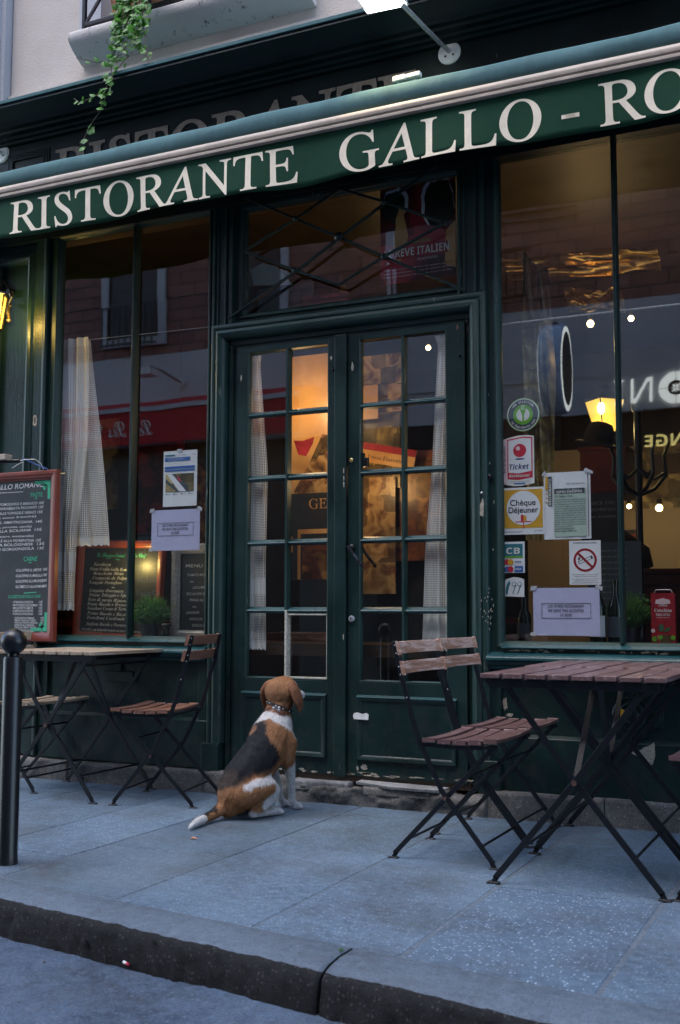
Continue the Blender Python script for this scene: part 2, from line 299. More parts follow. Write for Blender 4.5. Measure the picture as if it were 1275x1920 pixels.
# ------------------------------------------------------------------ geometry helpers
class MB:
    def __init__(s): s.v = []; s.f = []; s.mi = []; s.mats = []; s.k = 0
    def mat(s, name):
        if name not in s.mats: s.mats.append(name)
        s.k = s.mats.index(name); return s
    def add(s, vs, fs):
        o = len(s.v); s.v += [tuple(p) for p in vs]; s.f += [tuple(o+i for i in f) for f in fs]; s.mi += [s.k]*len(fs); return s
    def box(s, x0, x1, y0, y1, z0, z1):
        vs = [(x, y, z) for x in (x0, x1) for y in (y0, y1) for z in (z0, z1)]
        return s.add(vs, [(0, 1, 3, 2), (4, 6, 7, 5), (0, 4, 5, 1), (2, 3, 7, 6), (0, 2, 6, 4), (1, 5, 7, 3)])
    def bar(s, p, q, a, b, up=(0, 1, 0)):
        """flat bar from p to q: a = width in the plane, b = thickness along up"""
        p, q, up = Vector(p), Vector(q), Vector(up).normalized(); d = (q-p).normalized(); n = d.cross(up).normalized(); u = n.cross(d).normalized()
        vs = [c+n*(i*a/2)+u*(j*b/2) for c in (p, q) for i, j in ((-1, -1), (1, -1), (1, 1), (-1, 1))]
        return s.add(vs, [(0, 1, 2, 3), (7, 6, 5, 4), (0, 4, 5, 1), (1, 5, 6, 2), (2, 6, 7, 3), (3, 7, 4, 0)])
    def strip(s, pts, a, b, up=(0, 1, 0)):
        up = Vector(up).normalized(); P = [Vector(p) for p in pts]; vs = []; n_ = len(P)
        for i, p in enumerate(P):
            d = (P[min(i+1, n_-1)]-P[max(i-1, 0)]).normalized(); n = d.cross(up).normalized()
            vs += [p+n*(e*a/2)+up*(g*b/2) for e, g in ((-1, -1), (1, -1), (1, 1), (-1, 1))]
        fs = [(0, 1, 2, 3), tuple(4*(n_-1)+k for k in (3, 2, 1, 0))]
        for i in range(n_-1):
            for k in range(4): fs.append((4*i+k, 4*i+4+k, 4*i+4+(k+1) % 4, 4*i+(k+1) % 4))
        return s.add(vs, fs)
    def tube(s, pts, r, n=8):
        P = [Vector(p) for p in pts]; rs = r if isinstance(r, (list, tuple)) else [r]*len(P); vs = []
        ref = Vector((0, 0, 1)) if abs((P[-1]-P[0]).normalized().z) < .9 else Vector((1, 0, 0))
        for i, p in enumerate(P):
            d = (P[min(i+1, len(P)-1)]-P[max(i-1, 0)]).normalized(); a = d.cross(ref).normalized(); b = d.cross(a)
            vs += [p+(a*math.cos(2*math.pi*k/n)+b*math.sin(2*math.pi*k/n))*rs[i] for k in range(n)]
        fs = [tuple(range(n))[::-1], tuple(n*(len(P)-1)+k for k in range(n))]
        for i in range(len(P)-1):
            for k in range(n): fs.append((n*i+k, n*i+(k+1) % n, n*i+n+(k+1) % n, n*i+n+k))
        return s.add(vs, fs)
    def lathe(s, prof, c, n=24, axis='z'):
        vs = []
        for r, h in prof:
            for k in range(n):
                a = 2*math.pi*k/n; u, w_ = r*math.cos(a), r*math.sin(a)
                vs.append((c[0]+u, c[1]+w_, c[2]+h) if axis == 'z' else ((c[0]+u, c[1]+h, c[2]+w_) if axis == 'y' else (c[0]+h, c[1]+u, c[2]+w_)))
        fs = [tuple(range(n))[::-1], tuple(n*(len(prof)-1)+k for k in range(n))]
        for i in range(len(prof)-1):
            for k in range(n): fs.append((n*i+k, n*i+(k+1) % n, n*i+n+(k+1) % n, n*i+n+k))
        return s.add(vs, fs)
    def ball(s, c, r, n=16, m=10, sc_=(1, 1, 1)):
        vs = [(c[0]+r*sc_[0]*math.sin(math.pi*i/m)*math.cos(2*math.pi*k/n), c[1]+r*sc_[1]*math.sin(math.pi*i/m)*math.sin(2*math.pi*k/n), c[2]+r*sc_[2]*math.cos(math.pi*i/m)) for i in range(m+1) for k in range(n)]
        return s.add(vs, [(n*i+k, n*i+(k+1) % n, n*i+n+(k+1) % n, n*i+n+k) for i in range(m) for k in range(n)])
    def run(s, prof, x0, x1):
        """closed profile [(y, z)] extruded along X"""
        n = len(prof); vs = [(x, y, z) for x in (x0, x1) for y, z in prof]
        return s.add(vs, [tuple(range(n)), tuple(range(2*n-1, n-1, -1))]+[(k, n+k, n+(k+1) % n, (k+1) % n) for k in range(n)])
    def col(s, prof, z0, z1):
        """closed profile [(x, y)] extruded along Z"""
        n = len(prof); vs = [(x, y, z) for z in (z0, z1) for x, y in prof]
        return s.add(vs, [tuple(range(n)), tuple(range(2*n-1, n-1, -1))]+[(k, n+k, n+(k+1) % n, (k+1) % n) for k in range(n)])
    def frame(s, x0, x1, z0, z1, prof, sides=4):
        """mitred moulding round a rectangle; prof [(o, y)]: o = distance outward from the rectangle, y = depth. sides=3 leaves the bottom open"""
        def ring(o): return [(x0-o, z0-(o if sides == 4 else 0)), (x0-o, z1+o), (x1+o, z1+o), (x1+o, z0-(o if sides == 4 else 0))]
        n = len(prof); vs = []
        for o, y in prof: vs += [(x, y, z) for x, z in ring(o)]
        fs = []
        for i in range(n-1):
            for k in range(4 if sides == 4 else 3): fs.append((4*i+k, 4*i+(k+1) % 4, 4*i+4+(k+1) % 4, 4*i+4+k))
        return s.add(vs, fs)
    def plate(s, poly, y, t=.0008):
        """flat polygon [(x, z)] facing the street, thickness t, front face at y"""
        n = len(poly); vs = [(x, y, z) for x, z in poly]+[(x, y+t, z) for x, z in poly]
        return s.add(vs, [tuple(range(n)), tuple(range(2*n-1, n-1, -1))]+[(k, (k+1) % n, n+(k+1) % n, n+k) for k in range(n)])
    def rect(s, x0, x1, z0, z1, y, t=.0008): return s.plate([(x0, z0), (x1, z0), (x1, z1), (x0, z1)], y, t)
    def disc(s, x, z, r, y, n=32, r2=None, t=.0008):
        r2 = r2 or r
        return s.plate([(x+r*math.cos(2*math.pi*k/n), z+r2*math.sin(2*math.pi*k/n)) for k in range(n)], y, t)
    def text(s, body, x, z, h, y, w_=None, style='', off=0, align='l', rot=0, shear=0, skew=0):
        vs, fs, W, H = glyphs(body, style, off)
        k = h/.7; kx = k if w_ is None else w_/max(W, .01)
        ox = {'l': 0, 'c': -W*kx/2, 'r': -W*kx}[align]; ca, sa = math.cos(rot), math.sin(rot)
        out = []
        for a, b in vs:
            px, pz = a*kx+ox+shear*b*k, b*k+skew*(a*kx+ox)
            out.append((x+px*ca-pz*sa, y, z+px*sa+pz*ca))
        return s.add(out, fs)
    def build(s, name, mat=None, parent=None, bevel=0, smooth=False, seg=2, angle=40):
        me = bpy.data.meshes.new(name); me.from_pydata(s.v, [], s.f); me.validate(clean_customdata=False)
        names = s.mats or [mat]
        for n in names: me.materials.append(M[n] if isinstance(n, str) else n)
        if s.mats and len(me.polygons) == len(s.mi): me.polygons.foreach_set('material_index', s.mi)
        bm = bmesh.new(); bm.from_mesh(me)
        if smooth == 'weld': bmesh.ops.remove_doubles(bm, verts=bm.verts, dist=1e-5)
        if not s.mats or smooth: bmesh.ops.recalc_face_normals(bm, faces=bm.faces)
        bm.to_mesh(me); bm.free()
        if smooth: me.shade_smooth()
        o = bpy.data.objects.new(name, me); COL.objects.link(o)
        if parent: o.parent = parent
        if bevel:
            b = o.modifiers.new('bevel', 'BEVEL'); b.width = bevel; b.segments = seg; b.limit_method = 'ANGLE'; b.angle_limit = R(angle)
            if not smooth: me.shade_smooth(); b.harden_normals = True
        if smooth == 'auto':
            me.shade_smooth(); es = o.modifiers.new('edges', 'EDGE_SPLIT'); es.split_angle = R(angle)
        return o
_g = {}
def mathy(s, up, lo, dig=None):
    r = ''
    for c in s:
        if 'A' <= c <= 'Z': r += chr(up+ord(c)-65)
        elif 'a' <= c <= 'z' and lo: r += chr(lo+ord(c)-97)
        elif c.isdigit() and dig: r += chr(dig+ord(c)-48)
        else: r += c
    return r
def glyphs(body, style='', off=0):
    """outline glyphs of Blender's built-in fonts as flat polygons (2D verts, faces, width, height)"""
    key = (body, style, off)
    if key in _g: return _g[key]
    st = {'': None, 'serif': (0x1D434, 0), 'bserif': (0x1D400, 0x1D41A, 0x1D7CE), 'sans': (0x1D5D4, 0x1D5EE, 0x1D7EC), 'sansit': (0x1D63C, 0x1D656), 'bit': (0x1D468, 0x1D482), 'script': (0x1D4D0, 0x1D4EA)}[style]
    cu = bpy.data.curves.new('glyph', 'FONT'); cu.body = mathy(body, *st) if st else body; cu.offset = off; cu.resolution_u = 6
    ob = bpy.data.objects.new('glyph', cu); COL.objects.link(ob)
    dg = bpy.context.evaluated_depsgraph_get(); me = bpy.data.meshes.new_from_object(ob.evaluated_get(dg))
    vs = [(v.co.x, v.co.y) for v in me.vertices]; fs = [tuple(reversed(p.vertices)) if p.normal.z < 0 else tuple(p.vertices) for p in me.polygons]
    if style == 'serif': vs = [(x-y*.27, y) for x, y in vs]
    bpy.data.objects.remove(ob); bpy.data.curves.remove(cu); bpy.data.meshes.remove(me)
    if vs:
        x0 = min(v[0] for v in vs); vs = [(x-x0, y) for x, y in vs]
        _g[key] = (vs, fs, max(v[0] for v in vs), max(v[1] for v in vs))
    else: _g[key] = ([], [], .1, .1)
    return _g[key]
def tag(o, label=None, cat=None, group=None, kind=None):
    if label: o['label'] = label
    if cat: o['category'] = cat
    if group: o['group'] = group
    if kind: o['kind'] = kind
    return o
def thing(name, label, cat, loc=(0, 0, 0), rz=0, group=None):
    o = bpy.data.objects.new(name, None); COL.objects.link(o); o.location = loc; o.rotation_euler = (0, 0, rz); o.empty_display_size = .1
    return tag(o, label, cat, group)
def at(o, parent):  # parent keeping world coordinates for parts modelled in world space
    o.parent = parent; o.matrix_parent_inverse = parent.matrix_basis.inverted(); return o
def copy_tree(o, parent=None):
    c = o.copy(); COL.objects.link(c); c.parent = parent
    for ch in list(o.children): copy_tree(ch, c)
    return c
def jit(mb, amt, seed=1):
    rr = random.Random(seed); mb.v = [(x+rr.uniform(-amt, amt), y+rr.uniform(-amt, amt), z+rr.uniform(-amt, amt)) for x, y, z in mb.v]
# ================================================================== SETTING: ground
def JY(x): return -1.897+(x+2.565)*-.135      # back edge of the kerbstones
def KY(x): return -2.09+(x+2.563)*-.155       # front edge of the kerb
mb = MB().add([(x, y, z) for z in (-.0022, -.06) for x, y in ((-14, JY(-14)), (12, JY(12)), (12, .02), (-14, .02))], [(0, 1, 2, 3), (7, 6, 5, 4), (0, 4, 5, 1), (1, 5, 6, 2), (2, 6, 7, 3), (3, 7, 4, 0)])
tag(mb.build('pavement_bed', 'mortar'), kind='structure')
# granite slabs: rows run away from the facade, joints 3-8 mm, each slab with its own tone and a hair of tilt
XS = [-13.0+.545*i for i in range(19)]+[-2.765, -2.22, -1.675, -1.175, -.632, -.08, .46, 1.0, 1.55, 2.1, 3.2, 4.4, 5.8, 8, 11]
XS = sorted(set(round(x, 3) for x in XS if x < -3.0 or x >= -2.77))
CUTS = {-2.765: [-1.26, -.55], -2.22: [-.955, -.2], -1.675: [-1.10, -.36], -1.175: [-1.225, -.42], -.632: [-1.02, -.3], -3.31: [-1.60, -.75]}
rr = random.Random(11); bm = bmesh.new(); tl = bm.loops.layers.color.new('tone')
for a, b in zip(XS, XS[1:]):
    cuts = CUTS.get(a)
    if cuts is None: c0 = -rr.uniform(.15, .8); cuts = [c0-.82, c0]
    ys = [None]+cuts+[0.0]
    for i in range(len(ys)-1):
        tn = rr.uniform(.90, 1.08); tint = rr.uniform(-.012, .012); fl = rr.choice([.3, .45, .6]); dz = [rr.uniform(-.0015, .0015) for _ in range(4)]
        if a == -1.175 and i == 0: tn, tint, fl = .93, .01, 1.
        if a == -2.22 and i == 0: tn, fl = 1.08, .45
        if a == -.632 and i == 0: tn, fl = .98, .5
        g = rr.uniform(.0025, .008); g2 = g
        if a in (-1.175, -.632): g2 = .008
        x0, x1 = a+g2, b-(.008 if b in (-1.175, -.632) else g)
        y1a = y1b = ys[i+1]-.003
        y0a, y0b = (JY(x0)+.010, JY(x1)+.010) if ys[i] is None else (ys[i]+.003,)*2
        if y0a > y1a-.05: continue
        n = 6; fr = []
        for t_ in [k/n for k in range(n)]: fr.append((x0+(x1-x0)*t_, y0a+(y0b-y0a)*t_))
        fr += [(x1, y0b+(y1b-y0b)*k/n) for k in range(n)]+[(x1+(x0-x1)*k/n, y1b+(y1a-y1b)*k/n) for k in range(n)]+[(x0, y1a+(y0a-y1a)*k/n) for k in range(n)]
        top = [bm.verts.new((x+rr.uniform(-.0015, .0015), y+rr.uniform(-.002, .002), dz[0]+rr.uniform(-.0004, .0004))) for x, y in fr]
        bot = [bm.verts.new((v.co.x, v.co.y, -.03)) for v in top]
        fs = [bm.faces.new(top)]+[bm.faces.new((top[k-1], bot[k-1], bot[k], top[k])) for k in range(len(top))]
        for f in fs:
            for l in f.loops: l[tl] = (tn-tint, tn, tn+tint*1.2, fl)
bmesh.ops.recalc_face_normals(bm, faces=bm.faces)
me = bpy.data.meshes.new('pavement'); bm.to_mesh(me); bm.free(); me.materials.append(M['slab'])
pv = bpy.data.objects.new('pavement', me); COL.objects.link(pv); tag(pv, kind='structure')
bv = pv.modifiers.new('b', 'BEVEL'); bv.width = .0025; bv.segments = 1; bv.limit_method = 'ANGLE'; bv.angle_limit = R(50)
# kerb: long granite stones with a worn round nose and a dirty rough face, its shade painted into the colour too
KJ = [-12, -9.2, -6.9, -4.9, -3.05, -1.318, .35, 2.2, 4.4, 7, 10]
bm = bmesh.new(); rr = random.Random(5)
from mathutils import noise as mn
for a, b in zip(KJ, KJ[1:]):
    x0, x1 = a+.004, b-.004; n = max(8, int((x1-x0)/.016)); rows = []
    for i in range(n+1):
        x = x0+(x1-x0)*i/n; e = min(i, n-i); rnd = .010*max(0, 1-e/2.0)
        w1 = .012*mn.noise(Vector((x*2.3, 1, 0)))+.004*mn.noise(Vector((x*14, 5, 0))); jy = JY(x)+.006*mn.noise(Vector((x*5, 9, 0)))
        ky = KY(x)+w1+rnd
        pr = [(jy, -.05), (jy, -.004), (jy-.006, .002), (ky+.11, .003), (ky+.05, -.001-rnd*.3), (ky+.022, -.007-rnd*.4), (ky+.008, -.018-rnd*.4), (ky+.0, -.032), (ky-.008, -.055), (ky-.014, -.08), (ky-.02, -.13)]
        row = []
        for k, (y, z) in enumerate(pr):
            am = .0 if k < 4 else (.005 if k < 6 else .012)
            d = am*mn.noise(Vector((x*22, k*1.7, a)))+am*.8*mn.noise(Vector((x*60, k*3.1, a)))
            row.append(bm.verts.new((x, y+d, z+d*.3)))
        rows.append(row)
    for i in range(n):
        for k in range(len(rows[0])-1):
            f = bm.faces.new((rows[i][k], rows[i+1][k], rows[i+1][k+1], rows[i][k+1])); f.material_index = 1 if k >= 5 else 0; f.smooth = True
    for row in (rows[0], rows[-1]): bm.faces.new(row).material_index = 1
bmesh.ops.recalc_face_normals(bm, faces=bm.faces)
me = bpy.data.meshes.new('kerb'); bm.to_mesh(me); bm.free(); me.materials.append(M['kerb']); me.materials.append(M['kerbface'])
kb = bpy.data.objects.new('kerb', me); COL.objects.link(kb); tag(kb, kind='structure')
# road: uneven worn surface from kerb to kerb, and the far pavement
bm = bmesh.new(); nx, ny = 260, 70; g = []
for i in range(nx+1):
    x = -13+24*i/nx; row = []
    for j in range(ny+1):
        y = -6.6+(4.55)*j/ny; z = -.106+.012*mn.noise(Vector((x*1.3, y*1.3, 3)))+.009*mn.noise(Vector((x*3.4, y*4.5, 7)))
        row.append(bm.verts.new((x, y, z)))
    g.append(row)
for i in range(nx):
    for j in range(ny): bm.faces.new((g[i][j], g[i+1][j], g[i+1][j+1], g[i][j+1])).smooth = True
me = bpy.data.meshes.new('road'); bm.to_mesh(me); bm.free(); me.materials.append(M['road'])
rd = bpy.data.objects.new('road', me); COL.objects.link(rd); tag(rd, kind='structure')
tag(MB().box(-60, 60, -60, 60, -.4, -.22).build('ground', 'road'), kind='structure')
tag(MB().box(-14, 12, -8.2, -6.5, -.2, .0).build('far_pavement', 'kerb'), kind='structure')
# ================================================================== the restaurant building
B = thing('restaurant_building', 'dark green wooden restaurant front below a pale plaster wall', 'building')
def P(mb, name, mat=None, parent=B, **k): return mb.build(name, mat, parent, **k)
# plaster wall above, with the opening of the balcony window
mb = MB(); WX0, WX1, WZ0, WZ1 = -3.97, -2.72, 4.30, 6.3
mb.box(-4.655, WX0, .10, .45, 3.80, 13.0); mb.box(WX1, 4.2, .10, .45, 3.80, 13.0); mb.box(WX0, WX1, .10, .45, 3.80, WZ0); mb.box(WX0, WX1, .10, .45, WZ1, 13.0)
P(mb, 'wall', 'plaster')
mb = MB().mat('plasterblue'); mb.frame(WX0+.0, WX1-.0, WZ0-.0, WZ1, [(.0, .10), (.0, .085), (.16, .085), (.16, .099)], 3)
P(mb, 'window_surround')
P(MB().run([(.1, 4.07), (.1, 4.02), (.075, 4.03), (.075, 4.06)], -4.655, 4.2), 'string_course', 'plaster')
wn = P(MB().mat('darkshop').box(WX0, WX1, .30, .34, WZ0, WZ1).mat('white').frame(WX0+.06, WX1-.06, WZ0+.06, WZ1-.06, [(0, .30), (0, .26), (.06, .26)]).box(-3.37, -3.32, .255, .30, WZ0, WZ1), 'balcony_window')
# moulded stone sill with rain streaks
mb = MB().mat('drip'); pr = [(.12, 4.295), (-.035, 4.285), (-.05, 4.275), (-.052, 4.245), (-.035, 4.215), (.0, 4.185), (.04, 4.160), (.08, 4.135), (.12, 4.13)]
mb.run(pr, -4.10, -2.55); P(mb, 'stone_sill', bevel=.004)
# cornice and fascia
pr = [(.12, 3.875), (-.215, 3.845), (-.22, 3.815), (-.195, 3.80), (-.185, 3.79), (-.15, 3.775), (-.138, 3.755), (-.13, 3.742), (-.10, 3.738), (-.095, 3.724), (-.06, 3.720), (-.052, 3.708), (-.030, 3.705), (-.024, 3.692), (.12, 3.69)]
P(MB().run(pr, -4.66, 3.3), 'cornice', 'paintdark', bevel=.0025)
P(MB().run([(.11, 3.888), (-.228, 3.855), (-.228, 3.838), (-.216, 3.838), (-.216, 3.846), (.11, 3.876)], -4.66, 3.3), 'flashing', 'canvastop')
fa = MB().mat('paintdark'); fa.box(-4.66, 3.3, .0, .10, 3.085, 3.69); fa.frame(-4.12+.0, 3.0, 3.30, 3.56, [(0, .0), (0, -.008), (.015, -.012), (.03, -.008), (.03, 0)])
fa.box(-4.6, -4.18, -.012, .0, 3.49, 3.58); fa.box(-4.57, -4.21, -.018, -.012, 3.515, 3.555)
fa = MB().mat('paintdark'); fa.box(-4.66, 3.3, .0, .10, 3.085, 3.69)
for k in range(4): fa.frame(-4.56+.012*k, -4.26-.012*k, 3.40, 3.66-.03-.012*k, [(0, -.002*k), (0, -.006-.002*k), (.008, -.006-.002*k), (.008, 0)])
F = P(fa, 'fascia', bevel=.002)
mb = MB().text('RISTORANTE', -4.205, 3.375, .228, -.006, 2.29, 'serif', .018); P(mb, 'fascia_lettering', 'letterold', F)
# head board behind the awning and pilasters
def moulding(xs, ya, n=1):
    pass
# --- left pilaster bay with its big recessed panel
mb = MB(); mb.box(-4.66, -4.245, .03, .10, .12, 3.085)
mb.frame(-4.60, -4.40, .40, 2.96, [(0, .029), (.0, .012), (.012, -.004), (.03, -.012), (.045, -.006), (.055, .008), (.070, .010), (.070, .029)])
mb.col([(-4.33, .029), (-4.33, .004), (-4.272, .004), (-4.272, .029)], .12, 3.085)
mb.col([(-4.268, .029), (-4.268, -.004), (-4.258, -.010), (-4.245, -.010), (-4.238, -.002), (-4.238, .10), (-4.245, .10)], .12, 3.085)
P(mb, 'corner_pilaster', 'paint', bevel=.002)
P(MB().mat('chip').plate([(-4.325, 1.99), (-4.300, 1.985), (-4.294, 2.02), (-4.305, 2.05), (-4.322, 2.045)], .0025).mat('ink').rect(-4.315, -4.305, 2.0, 2.035, .0015), 'keyhole_plate')
# --- shop windows
def shop_window(x0, x1, z0, z1, mullions, outer0, outer1, lab):
    W = P(MB().frame(x0, x1, z0, z1, [(-.006, .060), (-.004, .038), (.006, .022), (.014, .012), (.024, .014), (.024, .060)]), 'shop_window', 'paintworn', bevel=.0015)
    if lab: W['label'] = lab
    g = MB().mat('glass')
    xs = [x0]+mullions+[x1]
    for a, b in zip(xs, xs[1:]): g.add([(a, .05, z0), (b, .05, z0), (b, .05, z1), (a, .05, z1)], [(0, 1, 2, 3)])
    g.build('glass', None, W)
    for m_ in mullions:
        q = MB().mat('paint').col([(m_-.006, .012), (m_+.006, .012), (m_+.011, .03), (m_+.012, .062), (m_-.012, .062), (m_-.011, .03)], z0, z1)
        q.build('mullion', None, W, bevel=.0015)
    mb = MB(); mb.box(outer0, x0-.024, .020, .10, .715, z1+.02); mb.box(x1+.024, outer1, .020, .10, .715, z1+.02); mb.box(x0-.024, x1+.024, .018, .10, z1+.024, 3.085) if z1 < 3.06 else None
    mb.box(x0-.024, x1+.024, .018, .10, .715, z0-.024); P(mb, 'window_frame', 'paint', bevel=.0025)
    mb = MB().run([(.045, z0+.004), (.02, z0-.008), (-.002, z0-.022), (-.002, z0-.028), (.045, z0-.028)], x0, x1); P(mb, 'bottom_bead', 'sillpaint', bevel=.0015)
    mb = MB().run([(.03, .742), (.016, .741), (-.028, .722), (-.034, .714), (-.034, .704), (-.022, .698), (-.018, .686), (-.004, .676), (-.002, .664), (.03, .660)], outer0, outer1); P(mb, 'sill_ledge', 'sillpaint', bevel=.0015)
    mb = MB().box(outer0, outer1, .034, .10, .10, .72); mb.run([(.034, .372), (.028, .370), (.010, .356), (.010, .115), (.034, .115)], outer0, outer1)
    mb.box(outer0, outer0+.055, .016, .034, .357, .664); mb.box(outer1-.055, outer1, .016, .034, .357, .664)
    A = P(mb, 'apron_panel', 'paint', bevel=.003); return W, A
shop_window(-4.170, -3.160, .785, 3.075, [-3.643], -4.238, -3.128, None)
LW2, RA = shop_window(-1.538, -.445, .785, 3.09, [-.992], -1.600, -.40, None)
P(MB().mat('paint').box(-3.79, -3.597, .012, .034, .540, .598).box(-3.72, -3.68, .02, .034, .598, .65), 'letter_flap', bevel=.003)
# cast oval vent with a switch box on the right apron, plus a pale splash
q = MB().mat('paint'); n_ = 40
for r_, y_ in ((.088, .016), (.062, .006), (.036, .0)):
    q.lathe([(r_, .034-y_+.02), (r_, 0), (r_-.008, -.004), (r_-.014, .004)], (-.956, y_, .472), n_, 'y')
q.box(-.862, -.822, .004, .034, .43, .50).box(-.852, -.832, .0, .004, .445, .485)
for k in range(6): q.bar((-1.0+.017*k, .002, .44), (-1.0+.017*k, .002, .505), .004, .004)
P(q, 'vent_cover', bevel=.0015)
P(MB().mat('yellow').plate([(-1.004, .465), (-.982, .470), (-.985, .50), (-1.000, .505)], .0), 'warning_tag')
rr = random.Random(3)
def blob(cx, cz, rx, rz, n=18, sd=1, wob=.35):
    q = random.Random(sd); return [(cx+rx*(1+q.uniform(-wob, wob))*math.cos(2*math.pi*k/n), cz+rz*(1+q.uniform(-wob, wob))*math.sin(2*math.pi*k/n)) for k in range(n)]
q = MB().mat('chip')
q.plate([(-.985, .325), (-.955, .327), (-.925, .33), (-.905, .345), (-.885, .352), (-.862, .368), (-.860, .31), (-.872, .272), (-.895, .275), (-.905, .300), (-.935, .305), (-.965, .318)], .0085)
q.plate(blob(-1.53, .505, .010, .030, sd=4), .033).plate(blob(-1.512, .455, .016, .008, sd=5), .033)
P(q, 'splash_mark')
q = MB().mat('putty'); rr = random.Random(17)
for _ in range(22):
    x = rr.choice([-1.46, -1.38, -1.30, -1.12, -.98, -.86])+rr.uniform(-.05, .05); q.plate(blob(x, .748+rr.uniform(-.006, .007), rr.uniform(.003, .022), rr.uniform(.0015, .004), 12, rr.randint(0, 9999), .5), .0172)
for z in (1.95, 1.62, 1.34, 1.12, .95): q.plate(blob(-1.575+rr.uniform(-.02, .01), z+rr.uniform(-.1, .1), .002, .007, 9, int(z*99)), .0192)
P(q, 'flaked_patch')
# --- base blocks and pilasters each side of the door
def jamb(s, c):       # s=-1 left of the door, +1 right; c = centre of the doorway
    X = lambda d: c+s*d
    mb = MB()
    def colp(pts, z0, z1): mb.col([(X(d), y) for d, y in pts], z0, z1)
    colp([(.632, .10), (.632, .046), (.660, .046), (.660, .036), (.672, .036), (.672, .030), (.685, .030), (.685, .10)], .125, 2.36)
    return mb, X
DC = -2.340
for s in (-1, 1):
    mb, X = jamb(s, DC)
    if s < 0: mb.box(-3.128, -3.108, .016, .10, .12, 3.085)
    else: mb.box(-1.600, -1.597, .016, .10, .12, 3.085)
    P(mb, 'door_jamb', 'paint', bevel=.002)
    blk = MB(); a, b = sorted((X(.695), X(.80))); blk.box(a, b, -.022, .06, .10, .250); P(blk, 'pilaster_block', 'paint', bevel=.006)
    # upper pilaster above the door head, with a sunk flute
    a0, a1 = (-3.115, -2.995) if s < 0 else (-1.735, -1.60)
    up = MB(); up.box(a0, a1, .012, .10, 2.44, 3.085); w_ = (a1-a0)
    for t0, t1, y in ((0, .10, .0), (.22, .28, .004), (.62, .70, -.002), (.84, 1.0, .002)): up.box(a0+w_*t0, a0+w_*t1, y, .012, 2.44, 3.085)
    P(up, 'upper_pilaster', 'paintworn', bevel=.002)
# architrave round the doorway: rounded bolection, mitred at the corners, stopping on the blocks
mb = MB().frame(DC-.690, DC+.660, .250, 2.352, [(0, .04), (0, .010), (.006, -.004), (.018, -.020), (.034, -.026), (.048, -.020), (.056, -.006), (.062, -.012), (.074, -.014), (.082, -.010), (.088, .0), (.088, .04)], 3)
P(mb, 'door_architrave', 'paintworn', bevel=.001)
mb = MB().box(DC-.685, DC+.66, .030, .10, 2.325, 2.36).box(DC-.66, DC+.64, .04, .10, 2.305, 2.33); P(mb, 'door_head', 'paint', bevel=.002)
# --- transom light with iron lattice
T = P(MB().frame(-2.930, -1.742, 2.495, 3.05, [(-.004, .060), (0, .040), (.010, .034), (.012, .020), (.030, .016), (.034, .030), (.055, .030), (.060, .012), (.066, .10)]), 'transom_light', 'paintworn', bevel=.0015)
MB().mat('glass').add([(-2.93, .05, 2.49), (-1.742, .05, 2.49), (-1.742, .05, 3.06), (-2.93, .05, 3.06)], [(0, 1, 2, 3)]).build('glass', None, T)
from_px = {'BL': (-3.019, 2.469), 'A': (-2.612, 2.671), 'C': (-2.362, 2.812), 'D': (-2.111, 2.953), 'TR': (-1.834, 3.10), 'TL': (-2.918, 3.113), 'B': (-2.608, 2.944),
           'E': (-2.112, 2.675), 'BR': (-1.696, 2.452), 'L': (-2.915, 2.816), 'Bo': (-2.361, 2.563), 'Rr': (-1.794, 2.796), 'To': (-2.355, 3.062)}
L_ = MB().mat('paint'); bl = lambda a, b: L_.bar((from_px[a][0], .004, from_px[a][1]), (from_px[b][0], .004, from_px[b][1]), .014, .012)
for a, b in (('BL', 'A'), ('A', 'C'), ('C', 'D'), ('D', 'TR'), ('TL', 'B'), ('B', 'C'), ('C', 'E'), ('E', 'BR')): bl(a, b)
L_2 = MB().mat('paint')
for a, b in (('L', 'A'), ('A', 'Bo'), ('Bo', 'E'), ('E', 'Rr'), ('Rr', 'D'), ('D', 'To'), ('To', 'B'), ('B', 'L')):
    L_2.bar((from_px[a][0], -.010, from_px[a][1]), (from_px[b][0], -.010, from_px[b][1]), .013, .010)
for k, r_ in (('A', .016), ('B', .016), ('C', .024), ('D', .016), ('E', .016)):
    L_2.lathe([(r_, .004), (r_, -.004), (r_*.6, -.010), (.002, -.012)], (from_px[k][0], -.014, from_px[k][1]), 16, 'y')
L_.v += []; o = len(L_.v); L_.v += L_2.v; L_.f += [tuple(i+o for i in f) for f in L_2.f]; L_.mi += [0]*len(L_2.f)
L_.build('lattice', None, T, bevel=.0015)
